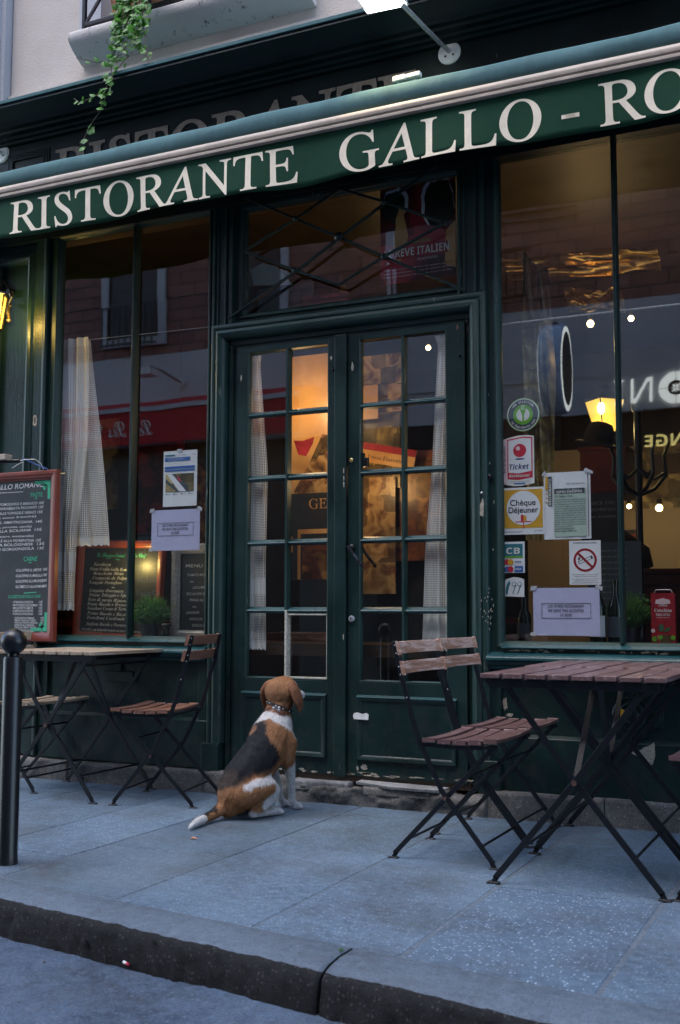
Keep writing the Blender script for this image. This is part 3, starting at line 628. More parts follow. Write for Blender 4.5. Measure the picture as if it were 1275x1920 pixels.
# --- double door
ROWS = [2.275, 1.945, 1.610, 1.275, .930, .590]
def leaf(x0, x1, g0, g1, gm, side):
    zb, zt = .130, 2.308
    mb = MB(); mb.box(x0, g0, .022, .066, zb, zt); mb.box(g1, x1, .022, .066, zb, zt); mb.box(g0, g1, .023, .066, ROWS[0], zt); mb.box(g0, g1, .023, .066, zb, ROWS[-1])
    D = P(mb, 'door_leaf', 'paint', bevel=.0025)
    q = MB().mat('glass')
    for a, b in ((g0, gm), (gm, g1)):
        for z1, z0 in zip(ROWS, ROWS[1:]): q.add([(a, .05, z0), (b, .05, z0), (b, .05, z1), (a, .05, z1)], [(0, 1, 2, 3)])
    q.build('glazing', None, D)
    for k, z in enumerate(ROWS[1:-1]): MB().mat('sillpaint').run([(.056, z+.017), (.030, z+.003), (.026, z-.004), (.030, z-.012), (.056, z-.017)], g0, g1).build('glazing_bar', None, D, bevel=.001)
    MB().mat('sillpaint').run([(.05, ROWS[-1]+.004), (.021, ROWS[-1]-.010), (.05, ROWS[-1]-.010)], g0, g1).build('glazing_bar', None, D, bevel=.001)
    q = MB().mat('paintworn'); q.col([(gm-.006, .022), (gm+.006, .022), (gm+.013, .056), (gm-.013, .056)], .930 if side < 0 else ROWS[-1], ROWS[0])
    if side < 0: q.mat('putty').col([(gm-.004, .022), (gm+.008, .022), (gm+.013, .056), (gm-.013, .056)], ROWS[-1], .93).box(g1-.008, g1, .030, .05, ROWS[-1], .90).box(gm, g1, .024, .05, ROWS[-1], ROWS[-1]+.008).box(gm, g1, .03, .05, .905, .912)
    q.build('centre_bar', None, D, bevel=.001)
    q = MB().mat('paintworn')
    for xx, s in ((g0, 1), (g1, -1)): q.col([(xx, .024), (xx+s*.004, .028), (xx+s*.009, .045), (xx+s*.009, .05), (xx, .05)], ROWS[-1], ROWS[0])
    q.build('putty_line', None, D)
    # raised lower panel
    a, b = x0+.052, x1-.050; q = MB().mat('paint')
    q.frame(a+.03, b-.03, .235, .485, [(.03, .0225), (.028, .012), (.022, .007), (.008, .012), (0, .018)]); q.box(a+.03, b-.03, .0175, .0225, .235, .485)
    q.mat('sillpaint').run([(.0225, .522), (.006, .512), (.006, .508), (.0225, .508)], a, b)
    q.build('lower_panel', None, D, bevel=.0015)
    return D
DL = leaf(-2.972, -2.388, -2.905, -2.437, -2.672, -1); DR = leaf(-2.324, -1.708, -2.262, -1.806, -2.030, 1)
MB().mat('paint').box(-2.392, -2.328, .004, .060, .125, 2.312).build('cover_strip', None, DL, bevel=.004)
# chipped and rotten bottom edges
q = MB().mat('chip'); rr = random.Random(21)
for _ in range(16):
    x = rr.uniform(-2.32, -1.72); q.plate(blob(x, .142+rr.uniform(-.004, .010), rr.uniform(.01, .04), rr.uniform(.002, .007), 14, rr.randint(0, 999)), .0215)
q.plate(blob(-2.235, .178, .020, .013, 18, 8), .0215).plate(blob(-2.27, .170, .006, .012, 12, 9), .0215)
q.mat('white').plate([(-2.286, .421), (-2.281, .405), (-2.205, .404), (-2.203, .430), (-2.215, .437), (-2.235, .431), (-2.262, .438), (-2.28, .434)], .004)
q.build('worn_patch', None, DR)
q = MB().mat('chip')
for _ in range(9):
    x = rr.uniform(-2.95, -2.35); q.plate(blob(x, .142+rr.uniform(-.004, .008), rr.uniform(.01, .03), rr.uniform(.002, .006), 14, rr.randint(0, 999)), .0215)
q.plate(blob(-2.945, 2.145, .005, .018, 12, 2), .0215).plate(blob(-2.43+.012, 2.20, .005, .010, 12, 3), .0215)
for z in (1.62, 1.58, 1.55, .80): q.plate(blob(-2.338, z, .003, .014, 10, int(z*100)), .0035)
q.build('worn_patch', None, DL)
q = MB().mat('chip').plate(blob(-2.300, 2.145, .006, .022, 12, 6), .0215).mat('rust').plate(blob(-1.745, 2.285, .006, .014, 12, 7), .0215); q.build('bare_spot', None, DR)
# lever handle: rose, spindle, twisted drooping lever; a second one inside the glass
def lever(x, y0, s, z=1.238):
    q = MB().mat('black').lathe([(.017, 0), (.017, -.006*s), (.008, -.010*s), (.008, -.038*s)], (x, y0, z), 16, 'y')
    yy = y0-.040*s; pts = [(x-.002, yy, z+.006), (x+.004, yy, z-.006), (x+.020, yy, z-.030)]; q.tube(pts, [.009, .009, .007], 8)
    for k in range(7):
        a = k/7; q.bar((x+.020+.045*a, yy, z-.030-.055*a), (x+.020+.045*(a+.16), yy, z-.030-.055*(a+.16)), .011+.002*(k % 2), .012, (math.sin(k*.5), 1, math.cos(k*.5)))
    q.bar((x+.064, yy, z-.084), (x+.076, yy, z-.098), .015, .008); return q
lever(-2.300, .022, 1).build('handle', None, DR, bevel=.001); lever(-2.285, .066, -1, 1.242).build('inner_handle', None, DR, bevel=.001)
MB().mat('brass').lathe([(.012, .0), (.012, -.004), (.007, -.008), (.004, -.008)], (-2.305, .0215, 1.672), 18, 'y').build('lock_rose', None, DR)
MB().mat('steel').lathe([(.016, .0), (.016, -.008), (.012, -.014), (.004, -.014)], (-2.300, .0215, .888), 20, 'y').mat('ink').box(-2.302, -2.298, .005, .012, .882, .893).build('lock_cylinder', None, DR)
MB().mat('black').box(-2.262, -2.225, .040, .062, 1.64, 1.685).box(-2.258, -2.246, .040, .062, 1.685, 1.71).build('latch', None, DR, bevel=.002)
MB().mat('black').lathe([(.006, .0), (.006, -.010), (.003, -.014)], (-1.732, .0215, 2.145), 12, 'y').lathe([(.007, .0), (.007, -.008), (.003, -.012)], (-2.405, .0215, 2.14), 12, 'y').build('hinge_pin', None, DR)
# keyhole, screw and bare patch on the pilaster right of the door
q = MB().mat('black').lathe([(.013, .0), (.013, -.010), (.008, -.012), (.006, -.006)], (-1.587, .012, 1.55), 16, 'y').mat('steel').lathe([(.006, 0), (.006, -.006), (.002, -.008)], (-1.618, -.010, 1.475), 10, 'y')
q.mat('chip').plate([(-1.628, 1.37), (-1.612, 1.365), (-1.608, 1.40), (-1.603, 1.425), (-1.614, 1.45), (-1.622, 1.435), (-1.630, 1.41)], -.0135)
for k in range(34): q.plate(blob(-1.62+rr.uniform(-.03, .05), .92+rr.gauss(0, .06), .002, .004, 7, k), -.0142 if False else -.0145)
P(q, 'fitting')
# --- room behind the glass
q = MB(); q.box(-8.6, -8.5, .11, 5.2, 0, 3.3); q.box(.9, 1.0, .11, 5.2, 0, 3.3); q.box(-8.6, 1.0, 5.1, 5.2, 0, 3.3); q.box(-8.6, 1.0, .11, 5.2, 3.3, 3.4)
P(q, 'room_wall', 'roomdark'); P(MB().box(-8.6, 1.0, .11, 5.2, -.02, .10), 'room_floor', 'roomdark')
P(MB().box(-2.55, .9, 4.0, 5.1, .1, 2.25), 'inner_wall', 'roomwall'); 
P(MB().box(-4.22, -.40, .11, .60, .70, .76), 'display_shelf', 'roomdark')
q = MB(); q.box(-8.6, -4.66, .02, .45, 0, 13.0); nb = q.mat('plasterblue').box(-8.62, -4.662, .0, .01, 3.6, 9.4)
nb = MB().mat('plasterblue').box(-13, -4.662, .04, .5, 0, 13.0).box(-4.80, -4.70, .0, .04, 0, 13.0).build('neighbour_building'); tag(nb, 'grey plastered house wall left of the restaurant', 'building')
P(MB().box(1.0, 4.2, .02, .45, 0, 3.8), 'side_wall', 'plaster'); q = MB().box(-.40, 3.3, .02, .10, .1, 3.085)
for x0_ in (-.30, .90, 2.1):
    for z0_, z1_ in ((.22, .62), (.80, 2.95)): q.frame(x0_+.08, x0_+1.0, z0_+.08, z1_-.08, [(0, .019), (.0, .012), (.012, -.002), (.03, -.008), (.045, -.002), (.055, .019)])
P(q, 'end_panel', 'paint', bevel=.002)
# rough stone plinth and the broken door step
def rough(x0, x1, y0, y1, z0, z1, seed, amp, nm, mat, cell=.018, lab=None):
    bm = bmesh.new(); nx_ = max(2, int((x1-x0)/cell)); nz = max(2, int((z1-z0)/cell)); ny_ = max(2, int((y1-y0)/cell)); vs = {}
    def V(x, y, z):
        k = (round(x, 4), round(y, 4), round(z, 4))
        if k not in vs:
            p = Vector((x*9, y*9, z*14+seed)); d = Vector((mn.noise(p), mn.noise(p+Vector((7, 3, 1))), mn.noise(p+Vector((2, 9, 5)))))*amp
            p2 = p*4; d += Vector((mn.noise(p2), mn.noise(p2+Vector((7, 3, 1))), mn.noise(p2+Vector((2, 9, 5)))))*amp*.5
            vs[k] = bm.verts.new((x+d.x*.2, y+d.y, z+d.z*(.5 if z > z0+.001 else 0)))
        return vs[k]
    for i in range(nx_):
        xa, xb = x0+(x1-x0)*i/nx_, x0+(x1-x0)*(i+1)/nx_
        for j in range(nz):
            za, zb = z0+(z1-z0)*j/nz, z0+(z1-z0)*(j+1)/nz; bm.faces.new((V(xa, y0, za), V(xb, y0, za), V(xb, y0, zb), V(xa, y0, zb)))
        for j in range(ny_):
            ya, yb = y0+(y1-y0)*j/ny_, y0+(y1-y0)*(j+1)/ny_; bm.faces.new((V(xa, ya, z1), V(xb, ya, z1), V(xb, yb, z1), V(xa, yb, z1)))
    for xx in (x0, x1):
        for i in range(ny_):
            for j in range(nz):
                ya, yb = y0+(y1-y0)*i/ny_, y0+(y1-y0)*(i+1)/ny_; za, zb = z0+(z1-z0)*j/nz, z0+(z1-z0)*(j+1)/nz
                bm.faces.new((V(xx, ya, za), V(xx, yb, za), V(xx, yb, zb), V(xx, ya, zb)))
    me = bpy.data.meshes.new(nm); bm.to_mesh(me); bm.free(); me.materials.append(M[mat]); me.shade_smooth()
    o = bpy.data.objects.new(nm, me); COL.objects.link(o); o.parent = B; return o
for a, b, sd in ((-5.6, -4.52, 1), (-4.515, -3.99, 2), (-3.985, -3.12, 3)): rough(a, b, -.030, .06, -.01, .108, sd, .010, 'plinth_stone', 'stone')
rough(-3.115, -2.62, -.028, .06, -.01, .112, 4, .012, 'plinth_stone', 'stone')
for a, b, sd in ((-1.60, -1.075, 6), (-1.07, -.2, 7), (-.195, .9, 8)): rough(a, b, -.028, .05, -.01, .118, sd, .004, 'plinth_stone', 'stone')
rough(-2.615, -1.605, -.040, .08, -.01, .082, 5, .024, 'door_step', 'stone', .014)
rough(-2.60, -2.30, -.030, .08, .060, .104, 12, .014, 'door_step', 'steptop', .014)
rough(-2.21, -1.80, -.048, .06, .062, .098, 10, .006, 'step_slab', 'stone', .014)
q = MB().mat('steptop').add([(-2.255, -.03, .114), (-2.225, -.045, .116), (-2.14, -.05, .112), (-2.085, -.062, .108), (-1.93, -.066, .108), (-1.832, -.064, .108), (-1.812, -.02, .108), (-1.80, .055, .110), (-2.255, .055, .116)], [tuple(range(9))])
o = len(q.v); q.add([(x, y+.004, z-.014) for x, y, z in q.v], [tuple(range(8, -1, -1))]+[]); q.f += [(k, 9+k, 9+(k+1) % 9, (k+1) % 9) for k in range(9)]; q.mi += [0]*9
P(q, 'step_tile', bevel=.002)
P(MB().mat('roomdark').box(-2.97, -1.70, .035, .08, .10, .135), 'threshold_gap')
# ================================================================== awning
A = thing('awning', 'rolled green canvas awning with a lettered valance above the shop windows', 'awning')
AX0, AX1 = -5.6, 2.6
n_ = 160
def sag(x): return .004*math.sin(x*2.1)+.002*math.sin(x*9)
pr = [(-.350, 3.270), (-.362, 3.290), (-.366, 3.320), (-.360, 3.350), (-.345, 3.366), (-.30, 3.385), (-.16, 3.42), (-.01, 3.46), (-.01, 3.40), (-.20, 3.33), (-.30, 3.29), (-.31, 3.270)]
q = MB().mat('canvastop'); vs = []; fs = []; m_ = len(pr)
for i in range(n_+1):
    x = AX0+(AX1-AX0)*i/n_
    for k, (y, z) in enumerate(pr): vs.append((x, y+(.006*mn.noise(Vector((x*3, k, 0))) if 1 <= k <= 6 else 0), z+(sag(x)+.004*mn.noise(Vector((x*4, k*2, 4))) if 2 <= k <= 7 else 0)))
for i in range(n_):
    for k in range(m_): fs.append((m_*i+k, m_*i+m_+k, m_*i+m_+(k+1) % m_, m_*i+(k+1) % m_))
q.add(vs, fs); q.build('rolled_cover', None, A, smooth=True)
pr = [(-.350, 3.268), (-.366, 3.266), (-.378, 3.256), (-.381, 3.242), (-.378, 3.229), (-.371, 3.226), (-.372, 3.222), (-.376, 3.218), (-.376, 3.206), (-.366, 3.202), (-.33, 3.202), (-.31, 3.23), (-.31, 3.268)]
MB().mat('aluminium').run(pr, AX0, AX1).build('front_bar', None, A, bevel=.0015)
def vy(x, z):
    t = (3.21-z)/.24; return -.352+t*(.010*math.sin(x*5.1+.6)+.006*math.sin(x*12.3))+t*t*.006
def vb(x): return 2.975+.010*math.sin(x*4.3+2.5)+.004*math.sin(x*11)
q = MB().mat('canvas'); n_ = 240; vs = []; fs = []; K = 8
for i in range(n_+1):
    x = AX0+(AX1-AX0)*i/n_
    for k in range(K+1): z = 3.212+(vb(x)-3.212)*k/K; vs.append((x, vy(x, z), z))
for i in range(n_):
    for k in range(K): fs.append(((K+1)*i+k, (K+1)*i+k+1, (K+1)*(i+1)+k+1, (K+1)*(i+1)+k))
q.add(vs, fs); V_ = q.build('valance', None, A, smooth=True); so_ = V_.modifiers.new('s', 'SOLIDIFY'); so_.thickness = .0015; so_.offset = 1
q = MB().mat('letter')
q.text('RISTORANTE', -4.208, 2.990, .180, 0, 1.785, 'serif', .005); q.text('GALLO', -2.196, 2.985, .182, 0, .977, 'serif', .005)
q.rect(-1.131, -1.054, 3.043, 3.062, 0, .0); q.v = q.v; q.text('ROMANO', -.970, 2.985, .182, 0, 1.24, 'serif', .005)
bm = bmesh.new(); me = bpy.data.meshes.new('lettering'); me.from_pydata(q.v, [], q.f); bm.from_mesh(me)
bmesh.ops.triangulate(bm, faces=bm.faces)
for _ in range(2):
    le = [e for e in bm.edges if e.calc_length() > .035]; bmesh.ops.subdivide_edges(bm, edges=le, cuts=1); bmesh.ops.triangulate(bm, faces=[f for f in bm.faces if len(f.verts) > 3])
for v in bm.verts: v.co.y = vy(v.co.x, v.co.z)-.0028
bm.to_mesh(me); bm.free(); me.materials.append(M['letter']); lo = bpy.data.objects.new('lettering', me); COL.objects.link(lo); lo.parent = V_
MB().mat('white').bar((-1.925, -.30, 3.412), (-1.80, -.30, 3.416), .022, .03, (0, 1, 0)).bar((-1.935, -.315, 3.408), (-1.87, -.315, 3.410), .026, .02).build('end_clip', None, A, bevel=.004)
for x in (-4.4, .2):
    MB().mat('steel').tube([(x, -.01, 3.22), (x+.25, -.20, 3.235), (x+.02, -.33, 3.235)], .012, 8).build('folding_arm', None, A)
# ================================================================== lamps on the facade
def spot(loc, tgt, e, col, size=70, rad=.05, blend=.6):
    l = bpy.data.lights.new('lamp_light', 'SPOT'); l.energy = e; l.color = col; l.spot_size = R(size); l.spot_blend = blend; l.shadow_soft_size = rad
    o = bpy.data.objects.new('lamp_light', l); COL.objects.link(o); o.location = loc
    o.rotation_euler = (Vector(tgt)-Vector(loc)).to_track_quat('-Z', 'Y').to_euler(); return o
def point(loc, e, col, rad=.03):
    l = bpy.data.lights.new('lamp_light', 'POINT'); l.energy = e; l.color = col; l.shadow_soft_size = rad
    o = bpy.data.objects.new('lamp_light', l); COL.objects.link(o); o.location = loc; return o
def floodlight(x, z, label, head=(-.09, -.40, .07)):
    t = thing('floodlight', label, 'floodlight', (x, 0, z), group='floodlights fixed on the fascia')
    hx, hy, hz = head
    MB().mat('white').lathe([(.058, 0), (.058, -.006), (.050, -.012), (.002, -.013)], (0, 0, 0), 28, 'y').mat('ink').lathe([(.006, -.012), (.006, -.0145), (.001, -.015)], (-.018, 0, -.018), 10, 'y').lathe([(.006, -.012), (.006, -.0145), (.001, -.015)], (.022, 0, -.016), 10, 'y').build('wall_plate', None, t)
    MB().mat('steel').tube([(0, -.01, .005), (hx*.5, hy*.5, hz*.5+.0), (hx, hy, hz)], .011, 10).build('arm', None, t, smooth='auto')
    q = MB().mat('white'); c = Vector((hx-.09, hy-.02, hz+.075))
    q.add([(c.x-.11, c.y-.07, c.z-.035), (c.x+.11, c.y-.07, c.z-.045), (c.x+.11, c.y+.07, c.z-.065), (c.x-.11, c.y+.07, c.z-.055), (c.x-.08, c.y-.05, c.z+.04), (c.x+.08, c.y-.05, c.z+.03), (c.x+.08, c.y+.05, c.z+.02), (c.x-.08, c.y+.05, c.z+.03)], [(3, 2, 1, 0), (4, 5, 6, 7), (0, 1, 5, 4), (1, 2, 6, 5), (2, 3, 7, 6), (3, 0, 4, 7)])
    q.build('lamp_head', None, t, bevel=.006)
    MB().mat('flood').add([(c.x-.095, c.y-.055, c.z-.044), (c.x+.095, c.y-.055, c.z-.053), (c.x+.095, c.y+.055, c.z-.070), (c.x-.095, c.y+.055, c.z-.061)], [(3, 2, 1, 0)]).build('lens', None, t)
    spot((x+c.x, c.y, z+c.z-.08), (x+c.x*.4, -.30, 3.15), 4.5, (1, .76, .38), 95, .06)
    return t
floodlight(-1.766, 3.651, 'lit white floodlight on a steel arm above the dash of the awning lettering')
floodlight(-4.62, 3.66, 'white floodlight plate cut off at the edge above the left pilaster')
# wall lantern
t = thing('wall_lantern', 'lit black lantern on a scrolled brass bracket beside the left shop window', 'lantern', (-4.525, .012, 2.70))
q = MB().mat('black').lathe([(.028, 0), (.028, -.008), (.016, -.016), (.016, -.03)], (0, 0, .10), 16, 'y').tube([(0, -.01, .11), (.006, -.07, .15), (.012, -.13, .16), (.012, -.17, .12)], .008, 8)
q.mat('brass').tube([(0, -.01, .04), (.03, -.05, .0), (.045, -.07, -.045), (.03, -.045, -.075), (.018, -.03, -.05)], [.009, .010, .010, .009, .006], 8).tube([(0, -.02, .1), (.03, -.03, .06), (.02, -.04, .02), (.04, -.05, .0)], .007, 8).ball((.038, -.055, -.085), .014)
q.build('bracket', None, t, smooth='auto')
lx, ly = .012, -.17
q = MB().mat('black').lathe([(.012, .14), (.03, .12), (.075, .075), (.10, .045), (.10, .035), (.092, .03)], (lx, ly, 0), 6).lathe([(.062, -.155), (.066, -.165), (.03, -.18), (.01, -.20)], (lx, ly, 0), 6)
for k in range(6):
    a = math.pi/3*k; q.bar((lx+.092*math.cos(a), ly+.092*math.sin(a), .035), (lx+.062*math.cos(a), ly+.062*math.sin(a), -.155), .008, .006)
q.build('cage', None, t); MB().mat('lampglass').lathe([(.086, .03), (.058, -.153)], (lx, ly, 0), 6).build('lantern_glass', None, t)
point((-4.525+lx+.12, ly-.0, 2.60), 1.4, (1, .66, .16), .03)
# ivy and balcony railing
t = thing('balcony_railing', 'black iron balcony railing on the stone sill at the top of the photo', 'railing', (-4.0, -.025, 4.290))
q = MB().mat('black').bar((0, 0, 0), (0, 0, 1.0), .022, .022).bar((0, 0, .02), (1.2, 0, .02), .022, .022).bar((.01, 0, .03), (.16, 0, .22), .018, .014).bar((.16, 0, .22), (.16, 0, 1.0), .014, .014)
for k in range(10): q.bar((.26+.1*k, 0, .02), (.26+.1*k, 0, 1.0), .013, .013)
q.bar((0, 0, 1.0), (1.2, 0, 1.0), .03, .03).bar((0, 0, .0), (0, .16, .0), .016, .016); q.build('bars', None, t, bevel=.002)
t = thing('planter', 'brown clay planter behind the balcony railing holding the ivy', 'planter', (-3.66, .075, 4.297))
MB().mat('leather').add([(-.16, -.06, 0), (.22, -.06, 0), (.22, .06, 0), (-.16, .06, 0), (-.19, -.075, .2), (.25, -.075, .2), (.25, .075, .2), (-.19, .075, .2)], [(3, 2, 1, 0), (0, 1, 5, 4), (1, 2, 6, 5), (2, 3, 7, 6), (3, 0, 4, 7)]).build('trough', None, t, bevel=.006)
MB().mat('stem').box(-.17, .23, -.06, .06, .16, .185).build('soil', None, t)
t = thing('ivy', 'bright green ivy trailing from the balcony over the dark cornice', 'ivy', (-3.60, -.04, 4.45))
rr = random.Random(9); stems = MB().mat('stem'); lv = MB().mat('ivy')
IL = [(0, .0), (.25, -.18), (.62, -.30), (.42, .02), (.95, .05), (.42, .18), (.50, .5), (.25, .3), (0, .0)]
IVL = [(0, 0), (.10, .42), (.38, .36), (.42, .62), (.62, .40), (1.05, .0), (.62, -.40), (.42, -.62), (.38, -.36), (.10, -.42)]
def ivyleaf(p, s, d):
    d = Vector(d).normalized(); up = Vector((rr.uniform(-.6, .6), -1, rr.uniform(.1, 1.3))).normalized(); n = d.cross(up).normalized(); w_ = n.cross(d)
    ms = [tuple(p+(d*a+n*b+w_*(-.16*abs(b)-.10*a*a))*s) for a, b in IVL]; c = tuple(p+d*.45*s+w_*.03*s)
    lv.add(ms+[c], [(10, k, (k+1) % 10) for k in range(10)])
def vine(pts, dens, s0, s1, spread):
    P_ = [Vector(p) for p in pts]; L = []
    for a, b in zip(P_, P_[1:]):
        m_ = max(2, int((b-a).length/.02))
        for k in range(m_): L.append(a.lerp(b, k/m_)+Vector((rr.uniform(-.004, .004),)*3))
    stems.tube([tuple(p) for p in L[::2]]+[tuple(P_[-1])], .0022, 5)
    for i, p in enumerate(L):
        if rr.random() < dens:
            d = Vector((rr.uniform(-1, 1), rr.uniform(-.7, .1), rr.uniform(-1, .5))); ivyleaf(p+d*rr.uniform(.0, spread), rr.uniform(s0, s1), d)
O_ = Vector((-3.60, -.04, 4.45))
def W_(x, y, z): return tuple(Vector((x, y, z))-O_)
for k in range(16):
    x = -3.585+rr.uniform(-.10, .16); zb = rr.uniform(3.88, 4.06); dx = rr.uniform(-.03, .10)
    vine([W_(x, -.02, 4.47), W_(x+dx*.3, -.13, 4.46), W_(x+dx*.6, -.17, 4.30), W_(x+dx, -.20, zb+.15), W_(x+dx*1.2+rr.uniform(-.04, .04), -.24, zb)], .95, .026, .046, .026)
vine([W_(-3.56, -.18, 4.35), W_(-3.60, -.22, 4.05), W_(-3.64, -.24, 3.90), W_(-3.62, -.25, 3.78), W_(-3.68, -.25, 3.66), W_(-3.76, -.25, 3.56), W_(-3.835, -.25, 3.45)], .75, .030, .048, .02)
vine([W_(-3.53, -.22, 3.93), W_(-3.60, -.25, 3.84), W_(-3.66, -.25, 3.76), W_(-3.70, -.25, 3.68)], .95, .026, .042, .03)
vine([W_(-3.62, -.25, 3.76), W_(-3.74, -.26, 3.72), W_(-3.82, -.26, 3.71), W_(-3.86, -.27, 3.735)], .8, .022, .034, .015)
vine([W_(-3.58, -.22, 3.95), W_(-3.66, -.25, 3.91), W_(-3.76, -.26, 3.93), W_(-3.85, -.27, 3.965)], .45, .024, .042, .012)
vine([W_(-3.46, -.2, 4.1), W_(-3.42, -.22, 3.98), W_(-3.39, -.23, 3.85)], .8, .02, .036, .015)
stems.build('stem', None, t); lv.build('leaves', None, t)
# ================================================================== menu board on the left pilaster
def menu_board(name, label, x0, x1, z0, z1, y, bw, fmat='framewood', d=.035):
    t = thing(name, label, 'menu board', (x0, y, z0)); W, H = x1-x0, z1-z0
    MB().frame(bw, W-bw, bw, H-bw, [(0, .0), (0, -d*.55), (bw*.15, -d*.62), (bw*.28, -d*.80), (bw*.5, -d*.9), (bw*.62, -d), (bw*.9, -d), (bw, -d*.85), (bw, 0)]).build('frame', fmat, t, bevel=.001)
    MB().mat('board').box(bw-.003, W-bw+.003, -d*.3, -.001, bw-.003, H-bw+.003).build('panel', None, t); return t, W, H, -d*.3-.0015
t, W, H, y_ = menu_board('menu_board', 'tall chalk menu in a mahogany frame hung on the left pilaster', -4.86, -4.094, .752, 1.716, -.02, .052)
q = MB().mat('chalk'); rr = random.Random(2)
def wl(txt, xr, z, h, mt='chalk', st='', width=None, al='l', off=.004, sk=0):
    q.mat(mt).text(txt, xr, z, h, y_, width, st, off, al, rr.uniform(-.012, .012), rr.uniform(.02, .16), sk)
wl('GALLO ROMANO', .275, .868, .028, width=.385); q.rect(.28, .51, .849, .8515, y_)
wl('PASTE', .565, .818, .024, 'chalkgreen', width=.085); wl('~', .59, .797, .03, 'chalkgreen')
T1 = ['SPAGHETTI POMODORO E BASILICO 10€', 'PENNE ALL ARRABBIATA PICCANTI 12€', 'SPAGHETTI ALLE VONGOLE VERACI 15€', '(quando sono fresche)', 'PENNE ALL AMATRICIANA  14€', '(pomodoro, pancetta, cipolla)', 'PENNE ALLA SICILIANA  13€', '(con melanzane, mozzarella)', 'PAPPARDELLE ALLA FIORENTINA 15€', 'LASAGNA BOLOGNESE  13€', 'GNOCCHI GORGONZOLA  13€']
for i, s_ in enumerate(T1): wl(s_, .20, .776-.0262*i, .0145 if s_[0] != '(' else .0115, width=(.465 if s_[0] != '(' else .40)*rr.uniform(.94, 1.02))
wl('CARNE', .525, .452, .026, 'chalkgreen', width=.098); wl('~', .56, .432, .03, 'chalkgreen')
for i, s_ in enumerate(['SCALOPPINE AL LIMONE', 'SCALOPPINE AL MARSALA', 'SCALOPPINE ALLA MILANESE', 'SALTIMBOCCA ALLA ROMANA']):
    wl('•'+s_, .47, .393-.031*i, .0155, width=.185+.008*i); wl('18€', .668, .397-.031*i, .0145, width=.03)
q.mat('chalkgreen').bar((.535, y_, .272), (.625, y_, .276), .005, .001); wl('SUGGESTIONE DELLO CHEF', .42, .243, .017, 'chalkgreen', width=.235)
for i, s_ in enumerate(['TAVOLOZZA', 'PIATTO FREDDO GALLO ROMANO', 'BRUSCHETTA MISTA', 'CARPACCIO DI POLPO', 'VONGOLE PORTOFINO']):
    wl('•'+s_, .455, .215-.0165*i, .0125, width=.15 if i != 1 else .18); wl('15€', .645, .215-.0165*i, .0125, width=.025)
for i, s_ in enumerate(['LINGUINE OSTRMARE', 'PENNE TALEGGIO E SPECK', 'TRIO DI PASTA RIPIENO', 'PENNE RUCOLA E BRESAOLA', 'TORTELLONI CREMA DI TARTUFO', 'PENNE RUCOLA E RICOTTA', 'TORTELLONI CARDINALE']):
    wl('•'+s_, .47, .127-.0135*i, .0105, width=.145+.012*(i % 3)); wl('19€', .66, .127-.0135*i, .0105, width=.022)
# painted corner ornaments
for zz, s_ in ((H-.058, -1), (.058, 1)):
    X1 = W-.060; q.mat('chalkgreen').plate([(X1, zz), (X1, zz+s_*.105), (X1-.018, zz+s_*.105), (X1-.020, zz+s_*.04), (X1-.05, zz+s_*.02), (X1-.115, zz+s_*.017), (X1-.115, zz)], y_)
    for a in (.3, 1.2): q.plate([(X1-.052+.030*u*math.cos(a)-.009*v*math.sin(a), zz+s_*(.022+.030*u*math.sin(a)+.009*v*math.cos(a))) for u, v in ((0, 0), (.4, 1), (.9, .7), (1.2, 0), (.9, -.7), (.4, -1))], y_)
q.build('chalk_writing', None, t)
q = MB().mat('black').tube([(.42, -.16, 1.005), (.50, -.15, 1.008), (.575, -.12, 1.012)], .011, 8).mat('aluminium').box(.36, .53, -.19, -.13, 1.012, 1.045); q.build('picture_lamp', None, t, bevel=.003)
MB().mat('white').tube([(.565, -.12, 1.01), (.60, -.11, 1.018), (.65, -.08, 1.02), (.665, -.05, 1.0), (.668, -.03, .968)], .0022, 6).tube([(.50, -.1, .975), (.53, -.09, .995), (.57, -.09, 1.008)], .0022, 6).build('lamp_cord', None, t)
MB().mat('blue').tube([(.575, -.10, 1.028), (.63, -.06, .998), (.70, -.03, .966)], .003, 6).build('tie_string', None, t)
MB().mat('brass').tube([(.766, -.012, .940), (.808, -.012, .940)], .003, 6).build('hook', None, t)
